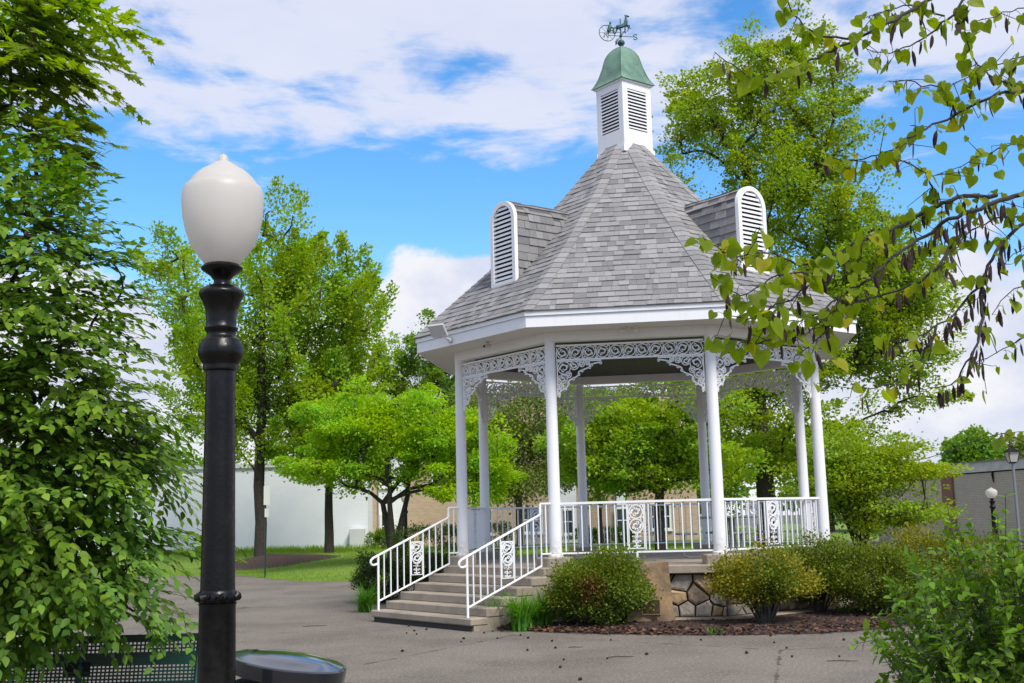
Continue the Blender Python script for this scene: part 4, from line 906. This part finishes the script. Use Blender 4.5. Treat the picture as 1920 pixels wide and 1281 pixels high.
near = RS.rand(n) < .25; a = RS.uniform(-3.3, 0, near.sum()); p_[near,0] = GX+6.1*np.cos(a)+rnd(near.sum())[:,0]*.3; p_[near,1] = GY+6.1*np.sin(a)+rnd(near.sum())[:,1]*.35
keep = (np.hypot(p_[:,0]-GX, p_[:,1]-GY) > 5.2); p_ = p_[keep]; n = len(p_); p_[:,2] += .004*RS.rand(n)
fm = leaves_mesh('litter', p_, frames(rnd(n)*np.array([1,1,.1]), rnd(n)*.12+np.array([0,0,1.])), .008+.014*RS.rand(n)**2, LEAF4, M_flake); fm.materials.append(M_chip[0]); fm.materials.append(M_chip[2])
fm.polygons.foreach_set('material_index', np.repeat(RS.choice([0,0,1,2], n), 2).astype(np.int32)); link('fallen_litter', fm, label='tiny pale petals and bark flecks strewn over the asphalt', cat='litter', kind='stuff')
# mulch mound under the tall lawn tree
P = at(500, 1045, 47.); V, F = [], []
for i in range(9):
    for j in range(32): t = i/8; a = 2*PI*j/32; x, y = P[0]+2.9*t*math.cos(a), 47.5+2.6*t*math.sin(a); V.append((x, y, lawn_z(x, y)+.42*(1-t)**1.2-.012*(i == 8)+.012*random.random()))
F = [(i*32+j, i*32+(j+1) % 32, (i+1)*32+(j+1) % 32, (i+1)*32+j) for i in range(8) for j in range(32)]
link('mulch_mound', arrmesh('mulch_mound', V, F, M_mulch, True), kind='structure')
# ------------------------------------------------------------------ trees
def blob(px, py, rx, ry, D, rd=None): c = at(px, py, D); return (c[0], c[1], c[2], rx*D/FPX, rd if rd else rx*D/FPX, ry*D/FPX)
def tb(px, D, z=None): p = at(px, 1000, D); return (p[0], D, lawn_z(p[0], D) if z is None else z)
D = 50.
tree('lawn_tree', 'tall upswept green tree growing from a mulch mound on the lawn', tb(487,D), 12.5, .27,
     [blob(*b, D, 3.6) for b in ((470,660,175,150),(545,450,45,85),(500,520,110,110),(620,570,75,105),(335,520,55,85),(340,600,60,60),(655,650,70,100),(680,590,40,60),(430,800,110,80),(600,760,110,110),(690,550,18,38),(640,490,30,50))],
     200, 480, .135, L_t1, M_bark, (.78,.78,.55), along=2.6, up=.6, rise=.95, rt=.030, expo=.42)
D = 51.5
tree('lawn_tree', 'slimmer tree with straight trunk before the white building', tb(617,D), 7.0, .22, [blob(*b, D, 2.6) for b in ((620,800,105,85),(560,850,70,45),(680,850,70,45),(640,730,80,70))], 75, 480, .13, L_t1, M_bark, (.85,.85,.45), along=1.5, rise=.4, rt=.02, expo=.42)
D = 41.
tree('lime_tree', 'spreading lime-green tree with dark forked stems left of the gazebo', tb(737,D,.2), 2.2, .17, [blob(*b, D, 2.2) for b in ((700,830,150,60),(790,800,100,60),(640,790,90,50),(860,830,95,65),(590,870,55,40),(740,760,110,40),(900,880,80,55),(820,900,70,40),(640,870,70,45))], 170, 420, .10, L_lime, M_bark, (.8,.8,.30), up=.9, rt=.016, trunks=3, along=.9, rise=.1, sag=.04, expo=.5)
D = 66.
tree('background_tree', 'pale green airy tree rising behind the left eave of the gazebo', tb(838,D), 9.0, .25, [blob(*b, D, 2.6) for b in ((838,740,65,110),(805,615,26,38),(860,640,50,60),(760,730,50,60),(720,690,40,50),(790,670,40,40))], 120, 300, .15, L_dark, M_barkg, (.6,.6,.4), along=.8, expo=.42)
D = 49.
tree('background_tree', 'dull olive sparse tree seen through the left bays of the gazebo', tb(975,D), 4.2, .18, [blob(*b, D, 2.2) for b in ((950,850,95,80),(1040,800,80,75),(1080,870,70,55),(930,770,80,50),(1000,740,70,40),(960,910,95,40))], 130, 260, .11, L_olive, M_barkg, (.9,.9,.4), up=.8, expo=.45)
D = 39.
tree('background_tree', 'green tree with dark trunk framed by the middle of the gazebo', tb(1238,D), 4.6, .20, [blob(*b, D, 2.4) for b in ((1180,835,150,85),(1260,770,140,70),(1110,800,80,75),(1320,870,90,60),(1150,890,90,40))], 150, 440, .11, L_t1, M_bark, (.8,.8,.34), up=.9, along=.9, sag=.04, expo=.45)
for D, px, lb, bl in ((54.,890,'small green tree against the apartment wall left of the olive one',((890,850,75,65),(930,800,60,50))), (55.,1125,'small green tree against the apartment wall beside the dark trunked tree',((1130,840,80,60),(1080,810,60,50)))):
    tree('background_tree', lb, tb(px,D), 4.6, .15, [blob(*b, D, 2.0) for b in bl], 60, 330, .13, L_dark, M_bark, (.8,.8,.4), along=.8, expo=.42)
D = 46.
tree('oak_tree', 'huge spreading oak with dark limbs towering behind the gazebo', tb(1438,D), 15.5, .40,
     [blob(*b, D, rd) for b, rd in (((1400,200,105,140),3),((1480,130,85,80),3),((1300,220,70,110),2.5),((1545,260,85,130),3),((1470,380,140,120),3.5),((1610,420,85,95),3),((1660,560,130,90),3),((1560,560,120,110),4),((1640,680,110,45),3),((1735,765,105,26),2.2),((1650,600,120,60),3),((1610,510,110,100),3),((1720,520,70,60),2.5),((1690,650,110,50),2.5),((1450,810,170,80),3.5),((1340,850,100,60),3),((1540,850,80,60),3),((1400,700,170,70),4),((1250,330,30,60),2))],
     600, 290, .125, L_oak, M_bark, (.85,.85,.40), up=.9, along=1.7, rise=.45, rt=.022, pen=1.2, expo=.42)
D = 36.
tree('lime_tree', 'bushy many-stemmed yellow-green tree in front of the grey building', tb(1612,D,.1), 1.9, .07, [blob(*b, D, 1.9) for b in ((1620,900,100,65),(1700,890,60,40),(1560,890,70,70),(1650,965,70,40),(1600,835,80,40),(1715,945,38,34),(1665,845,45,30))], 120, 330, .09, L_oak, M_bark, (.65,.65,.18), up=1.0, trunks=7, rt=.012, sag=.08, expo=.45)
D = 88.
tree('background_tree', 'rounded dense tree rising behind the roof of the grey building', tb(1825,D,0), 5.0, .25, [blob(*b, D, 2.2) for b in ((1825,845,45,32),(1850,860,35,20),(1795,862,25,14))], 110, 110, .26, L_dark, M_bark, (.55,.55,.45), expo=.42)
D = 120.
tree('background_tree', 'hazy far tree behind the lantern post and grey roof', tb(1900,D,0), 5.0, .3, [blob(*b, D, 3) for b in ((1905,855,45,24),(1960,850,40,30))], 60, 90, .36, L_olive, M_bark, (.9,.9,.6), expo=.42)
# a dense row of trees closes the view far behind
for i, (px, D, w_, h_) in enumerate(((-150,95,150,90),(120,90,140,110),(330,85,110,60),(1010,95,120,80),(1300,90,130,80),(1560,80,110,70),(2150,90,160,80))):
    tree('background_tree', 'far woodland tree %s' % ('beyond the white building, half hidden by the leafy tree','beyond the white building, left of the tall lawn tree','beyond the white building, behind the tall lawn tree','behind the apartment roof','behind the trees in the gazebo middle','behind the oak trunk','beyond the right-hand end of the grey building')[i], tb(px,D,0), 5.0, .25, [blob(px,930-h_*.4,w_,h_,D,3)], 90, 90, .32, L_dark, M_bark, (.9,.9,.6), expo=.42)

# near left trees: twigs carrying sprays of leaves
def spray_tree(name, label, base, trunk_top, r0, blobs, nclus, nspray, nl, ls, tpl, lm, bark, single, slen=.34, droop=.35, fan=.75, th=None):
    base = np.asarray(base, float); root = empty(name, base, label=label, cat='tree'); wts = np.array([b[3]*b[4]*b[5] for b in blobs]); wts /= wts.sum()
    pts = np.concatenate([ellip(b[:3], b[3:6], max(2, int(nclus*w_)), .42) for b, w_ in zip(blobs, wts)])
    tr = [base+(np.asarray(trunk_top)-base)*f+np.array([.05*math.sin(5*f), .05*math.sin(4*f), 0]) for f in np.linspace(0, 1, 9)]
    v, f, dr = skeleton(base, tr, r0, pts, .006, 1.0, expo=.45)
    cen = np.mean(tr, axis=0); n = len(pts)*nspray; ci = np.repeat(np.arange(len(pts)), nspray)
    o_ = pts[ci]-cen; o_[:,2] *= .25; sdv = unit(unit(o_)*.8+dr[ci]*.3+rnd(n)*np.array([.6,.6,.14])+np.array([0,0,-droop*.8])); sp = pts[ci]+rnd(n)*np.array([.11,.11,.028])
    cu = np.array([0,0,1.])+rnd(len(pts))*.18; up = unit(cu[ci]+rnd(n)*.07+unit(o_)*.42); sx = unit(np.cross(sdv, up)); up = np.cross(sx, sdv)
    k = np.tile(np.arange(nl), n); si = np.repeat(np.arange(n), nl); t = (k+.5)/nl; sgn = np.where(k % 2 == 0, 1, -1)[:,None]
    pos = sp[si]+sdv[si]*(t*slen)[:,None]-np.array([0,0,1])*(t**2*slen*droop*.5)[:,None]
    d = sdv[si]*.75+sx[si]*sgn*fan*(1-.6*t)[:,None]+rnd(len(k))*.16-np.array([0,0,.20]); nr = up[si]+rnd(len(k))*.22
    size = ls*(.7+.5*RS.rand(len(k)))*(1.05-.25*np.abs(t-.5))
    tv, tf = [], []; off = len(v)                                            # twig stems as thin three-sided tubes
    e = sp+sdv*slen*.95-np.array([0,0,1])*slen*droop*.45; a_ = np.arange(n)[:,None]*6
    ringd = [sx*.0028, (-.5*sx+.87*up)*.0028, (-.5*sx-.87*up)*.0028]
    TV = np.stack([sp+q for q in ringd]+[e+q*.4 for q in ringd], 1).reshape(-1, 3); TF = np.concatenate([a_+np.array(q) for q in ((0,1,4,3),(1,2,5,4),(2,0,3,5))])+off
    link('trunk', arrmesh('trunk', np.concatenate([v, TV])-base, np.concatenate([f, TF]), bark, True), root)
    crown(root, pos, frames(d, nr), size, tpl, lm, single, loc=base); return root
D = 8.4
spray_tree('hornbeam_tree', 'dense leafy green tree with drooping leaf sprays over the green bench', (at(-40,1000,D+.5)[0],D+.5,0), (at(-30,300,D+.4)[0],D+.4,5.0), .10,
     [blob(*b, D, rd) for b, rd in (((0,420,160,95),.9),((60,530,170,90),.9),((60,650,205,100),1.0),((90,780,225,110),1.0),((110,900,225,120),1.0),((110,1020,225,110),1.0),((70,1130,215,90),.9),((270,1170,45,50),.3),((20,330,130,80),.8),((-150,800,250,420),1.2))],
     560, 6, 9, .086, OVATE, L_left, M_bark, 300, slen=.42, droop=.30)
D = 11.
spray_tree('maple_tree', 'maple with star-shaped leaves reaching in above the drooping leafy tree', (at(-520,1000,D)[0],D,0), (at(-420,-150,D)[0],D,6.6), .16,
     [blob(*b, D, .9) for b in ((20,60,130,80),(110,20,70,45),(190,28,45,26),(60,160,110,70),(120,110,50,35),(40,260,80,60),(120,150,40,30),(60,330,60,50),(-200,100,200,200))], 230, 4, 7, .125, MAPLE, L_mapl, M_bark, 120, slen=.42, droop=.5)

# ------------------------------------------------------------------ redbud reaching in from the right
rb = empty('redbud_tree', at(2330,1000,5.0)*np.array([1,1,0]), label='redbud with heart-shaped leaves and brown pods overhanging from the right', cat='tree'); rbo = np.array(rb.location)
limb = [np.array([rbo[0], rbo[1], -.05])]+[at(x, y, d_) for x, y, d_ in ((2300,1000,5.0),(2230,620,5.0),(2160,330,4.95),(2080,80,4.9),(2010,-180,4.85),(1930,-380,4.8))]
m = MB(); m.tube([p-rbo for p in limb], [.085,.075,.06,.048,.036,.026,.015], 10); m.build('trunk', M_twig, rb, smooth=True)
BR = [ # width px at start, depth start, depth end, leaf density per 100px, pods per 100px, points
 (11,4.85,4.35,4.2,.8,[(2040,-90),(1900,-70),(1745,-5),(1700,25),(1621,66),(1545,104),(1490,128),(1425,151),(1380,128),(1340,98)]),
 (5,4.5,4.4,4.5,.3,[(1600,74),(1545,70),(1518,58),(1494,41),(1480,10),(1470,-20)]),
 (9,4.85,4.6,3.2,1.6,[(2030,-130),(1850,-40),(1806,0),(1776,38),(1741,65),(1707,86),(1662,103),(1624,91)]),
 (9,4.95,4.6,3.6,1.0,[(2130,240),(1990,175),(1925,165),(1864,178),(1791,214),(1754,234),(1704,258),(1655,289),(1604,302),(1569,299),(1535,285)]),
 (4,4.9,4.7,4.2,.6,[(1925,165),(1864,150),(1821,105),(1810,68),(1800,20)]),
 (13,4.95,4.5,2.2,4.0,[(2150,300),(2000,340),(1920,362),(1868,378),(1800,403),(1770,419),(1737,440),(1707,459),(1660,497),(1620,530),(1576,556),(1540,585),(1500,600),(1455,606)]),
 (9,4.9,4.35,4.0,1.5,[(1868,366),(1789,370),(1754,388),(1723,401),(1690,426),(1660,436),(1604,456),(1562,480),(1535,511),(1511,545),(1452,576),(1397,600),(1360,590)]),
 (5,4.5,4.25,5.4,.3,[(1562,480),(1507,500),(1463,480),(1415,470),(1387,487),(1356,473),(1336,456),(1318,446)]),
 (4,4.45,4.3,4.6,.6,[(1535,511),(1490,512),(1450,520),(1415,540),(1385,560),(1365,535),(1345,520)]),
 (12,4.95,4.7,1.3,4.2,[(2190,430),(2000,380),(1908,424),(1878,462),(1854,497),(1838,536),(1812,560),(1791,590),(1754,614),(1714,635),(1680,640),(1640,632)]),
 (7,4.8,4.65,1.8,3.6,[(1840,534),(1842,600),(1839,635),(1824,663),(1807,694),(1791,719),(1772,726),(1740,728)]),
 (5,4.75,4.5,3.0,1.6,[(1754,614),(1742,651),(1723,675),(1695,703),(1660,726),(1625,735),(1600,720)]),
 (7,4.8,4.5,2.4,1.2,[(1830,395),(1812,422),(1796,450),(1772,478),(1747,513),(1711,534),(1660,554),(1600,568),(1552,590),(1520,620),(1490,640)]),
 (5,4.95,4.8,2.2,1.0,[(2230,560),(1990,600),(1920,628),(1892,651),(1859,668),(1829,680)]),
 (4,4.95,4.8,4.0,.2,[(2050,0),(1960,5),(1920,16),(1871,26),(1833,39)]),
 (4,4.9,4.6,5.0,.4,[(1791,214),(1770,160),(1735,165),(1700,150),(1665,152)]),
 (4,4.8,4.5,4.6,.6,[(1754,388),(1745,340),(1720,310),(1690,300),(1650,285)]),
 (4,4.6,4.35,4.8,.4,[(1480,620),(1440,640),(1400,648),(1370,632),(1345,640)]),
 (4,4.55,4.4,5.0,1.4,[(1576,556),(1560,610),(1530,640),(1510,655),(1490,668)]),
 (3,4.9,4.85,3.0,0,[(2200,800),(2000,838),(1925,832),(1898,818),(1876,812)]),
 (4,4.95,4.75,4.2,.8,[(2130,140),(1990,110),(1930,100),(1880,118),(1845,135),(1800,150),(1760,170)]),
 (4,4.95,4.7,4.0,1.2,[(2160,300),(1990,270),(1925,262),(1870,280),(1825,300),(1790,318),(1750,330)]),
 (4,4.9,4.7,3.6,1.6,[(1940,420),(1890,400),(1850,418),(1810,440),(1785,470),(1765,500)]),
 (4,4.9,4.65,4.0,.9,[(1770,30),(1740,20),(1700,8),(1660,20),(1630,30)]),
 (3,4.9,4.7,2.2,2.2,[(1990,520),(1920,530),(1880,560),(1860,590)]),
 (3,4.9,4.85,2.5,.5,[(2190,480),(2000,470),(1930,450),(1900,480),(1880,500)]),
]
pv = MB(); nS = 9
for i in range(nS):
    pass
prof = [(.0,0),(.04,.06),(.11,.25),(.125,.55),(.09,.82),(.02,1.0)]
pm = MB(); vs = []; 
for r_, z in prof:
    for a in range(8): th = a*PI/4; vs.append((r_*math.cos(th)*1.0+.04*math.sin(z*3), r_*.30*math.sin(th), -z))
pm.add(vs, [(i*8+a, (i+1)*8+a, (i+1)*8+(a+1) % 8, i*8+(a+1) % 8) for i in range(5) for a in range(8)]); podme = pm.mesh('seed_pod', M_pod); shade(podme)
hme = arrmesh('leaf', HEART[0], HEART[1], L_red, True); rg = random.Random(21); ng = np.random.RandomState(4); nleaf = npod = 0
for wpx, d0, d1, ld, pd, P in BR:
    Ls = np.concatenate([[0], np.cumsum([math.hypot(b[0]-a[0], b[1]-a[1]) for a, b in zip(P[:-1], P[1:])])]); tot_ = Ls[-1]
    q = lambda s: at(np.interp(s, Ls, [p[0] for p in P]), np.interp(s, Ls, [p[1] for p in P]), d0+(d1-d0)*s/tot_+.05*math.sin(s*.03+wpx))
    ns = max(6, int(tot_/14)); S = np.linspace(0, tot_, ns); ctr = np.array([q(s) for s in S]); ctr[1:-1] = (ctr[:-2]+2*ctr[1:-1]+ctr[2:])/4; ctr[1:-1] += ng.normal(size=(ns-2, 3))*.0045
    m = MB(); r0 = wpx/2*d0/FPX; m.tube([p-rbo for p in ctr], np.linspace(r0, .0016, ns), 7); pend = []
    vis0 = max(0, next((l for l, p in zip(Ls, P) if p[0] < 1960 and p[1] > -40), 0))
    for s in np.arange(vis0, tot_, 52/ld):
        for rep in range(1 if rg.random() < .65 else 2):
            s_ = min(tot_, s+rg.uniform(0, 70/ld)); c = q(s_); pet = np.array([rg.gauss(0,.022), rg.gauss(0,.03), rg.uniform(-.035,.02)]); b_ = c+pet
            if rg.random() < .22: tw = np.array([rg.gauss(0,.07), rg.gauss(0,.06), rg.gauss(-.01,.05)]); m.tube([c-rbo, c+tw*.5-rbo, c+tw-rbo], [.002,.0016,.0012], 5); c = c+tw; b_ = c+pet
            m.tube([c-rbo, (c+b_)/2+np.array([0,0,.006])-rbo, b_-rbo], .0011, 4); pend.append((b_, 'l'))
    for s in np.arange(vis0+rg.uniform(0,40), tot_, 56/max(pd, .01)):
        for rep in range(rg.choice((1,1,2,3))):
            c = q(min(tot_, s+rg.uniform(-14,14))); b_ = c+np.array([rg.gauss(0,.014), rg.gauss(0,.014), rg.uniform(-.03,-.008)]); m.tube([c-rbo, b_-rbo], .0008, 4); pend.append((b_, 'p'))
    bo = m.build('branch', M_twig, rb, smooth=True)
    for b_, kd in pend:
        if kd == 'l':
            d_ = np.array([[rg.gauss(0,.45), rg.gauss(-.1,.4), -.75+rg.gauss(0,.3)]]); nr_ = np.array([[rg.gauss(0,.75), -.35+rg.gauss(0,.7), .5+rg.gauss(0,.4)]]); Fm = frames(d_, nr_)[0]; s_ = rg.choice((.034,.044,.054,.062,.072))*rg.uniform(.85,1.12)*float(np.interp(pix(b_[None])[0][0], (1450,1800), (1.0,.84)))
        else:
            d_ = np.array([[rg.gauss(0,.16), rg.gauss(0,.16), -1.]]); Fm = frames(-d_, np.array([[rg.gauss(0,1), rg.gauss(0,1), 0]]))[0]; Fm = np.stack([Fm[:,0], Fm[:,2], Fm[:,1]], 1); Fm[:,1] *= -1; s_ = rg.uniform(.045,.085)
        M4 = np.eye(4); M4[:3,:3] = Fm*s_; M4[:3,3] = b_-rbo; o = link('leaf' if kd == 'l' else 'seed_pod', hme if kd == 'l' else podme, bo, M=Matrix(M4.tolist())); nleaf += kd == 'l'; npod += kd == 'p'
print('redbud leaves', nleaf, 'pods', npod)

# ------------------------------------------------------------------ leafy shrub at the lower right
D = 5.3; c = np.array([at(1945,1300,D)[0], D, 0]); sh = empty('leafy_shrub', c, label='loose bright green leafy shrub at the edge of the asphalt', cat='shrub')
m = MB(); LP, LDr, LN = [], [], []
for i in range(340):
    a = rg.uniform(0, 2*PI); e = rg.random()**.7; H = (1.72-.55*e**2)*rg.uniform(.50,1.03); R_ = .66*e
    if i < 14: a = PI+rg.uniform(-.5,.6); H = rg.uniform(.35,.75); R_ = rg.uniform(.68,.85)
    out = np.array([math.cos(a), math.sin(a), 0]); pts_ = [np.array([0,0,-.03])+out*.08+out*R_*(f**1.3)+np.array([0,0,H*(f**.85)])+ng.normal(size=3)*.012*(f > 0) for f in np.linspace(0, 1, 9)]
    m.tube(pts_, np.linspace(.007,.0015,9), 5); A = np.array(pts_)
    twigs = [A[3:]]
    for j in range(5):
        b0 = A[rg.randint(2,7)]; dv = unit(out*.5+ng.normal(size=3)*.6+np.array([0,0,.45])); l = rg.uniform(.14,.34); tw = np.array([b0+dv*l*f+np.array([0,0,-.05*f*f]) for f in (0,.35,.7,1)]); m.tube(tw, [.003,.0022,.0016,.001], 4); twigs.append(tw)
    for tw in twigs:
        L = np.linalg.norm(np.diff(tw, axis=0), axis=1).sum(); nn = max(3, int(L/.034))
        for k in range(nn):
            f = (k+.6)/nn*(len(tw)-1); i0 = min(int(f), len(tw)-2); p = tw[i0]+(tw[i0+1]-tw[i0])*(f-i0); t_ = unit(tw[i0+1]-tw[i0]); sd_ = unit(np.cross(t_, ng.normal(size=3)))
            for s2 in (-1, 1): LP.append(p); LDr.append(t_*.6+sd_*s2*.9+ng.normal(size=3)*.15); LN.append(np.array([0,0,1.])+t_*.3+ng.normal(size=3)*.35)
m.build('stems', M_barkg, sh)
LP = np.array(LP)+c; print('shrub leaves', len(LP))
crown(sh, LP, frames(np.array(LDr), np.array(LN)), .046*(.6+.65*RS.rand(len(LP))), OVATE, L_shrub, 300, loc=c)
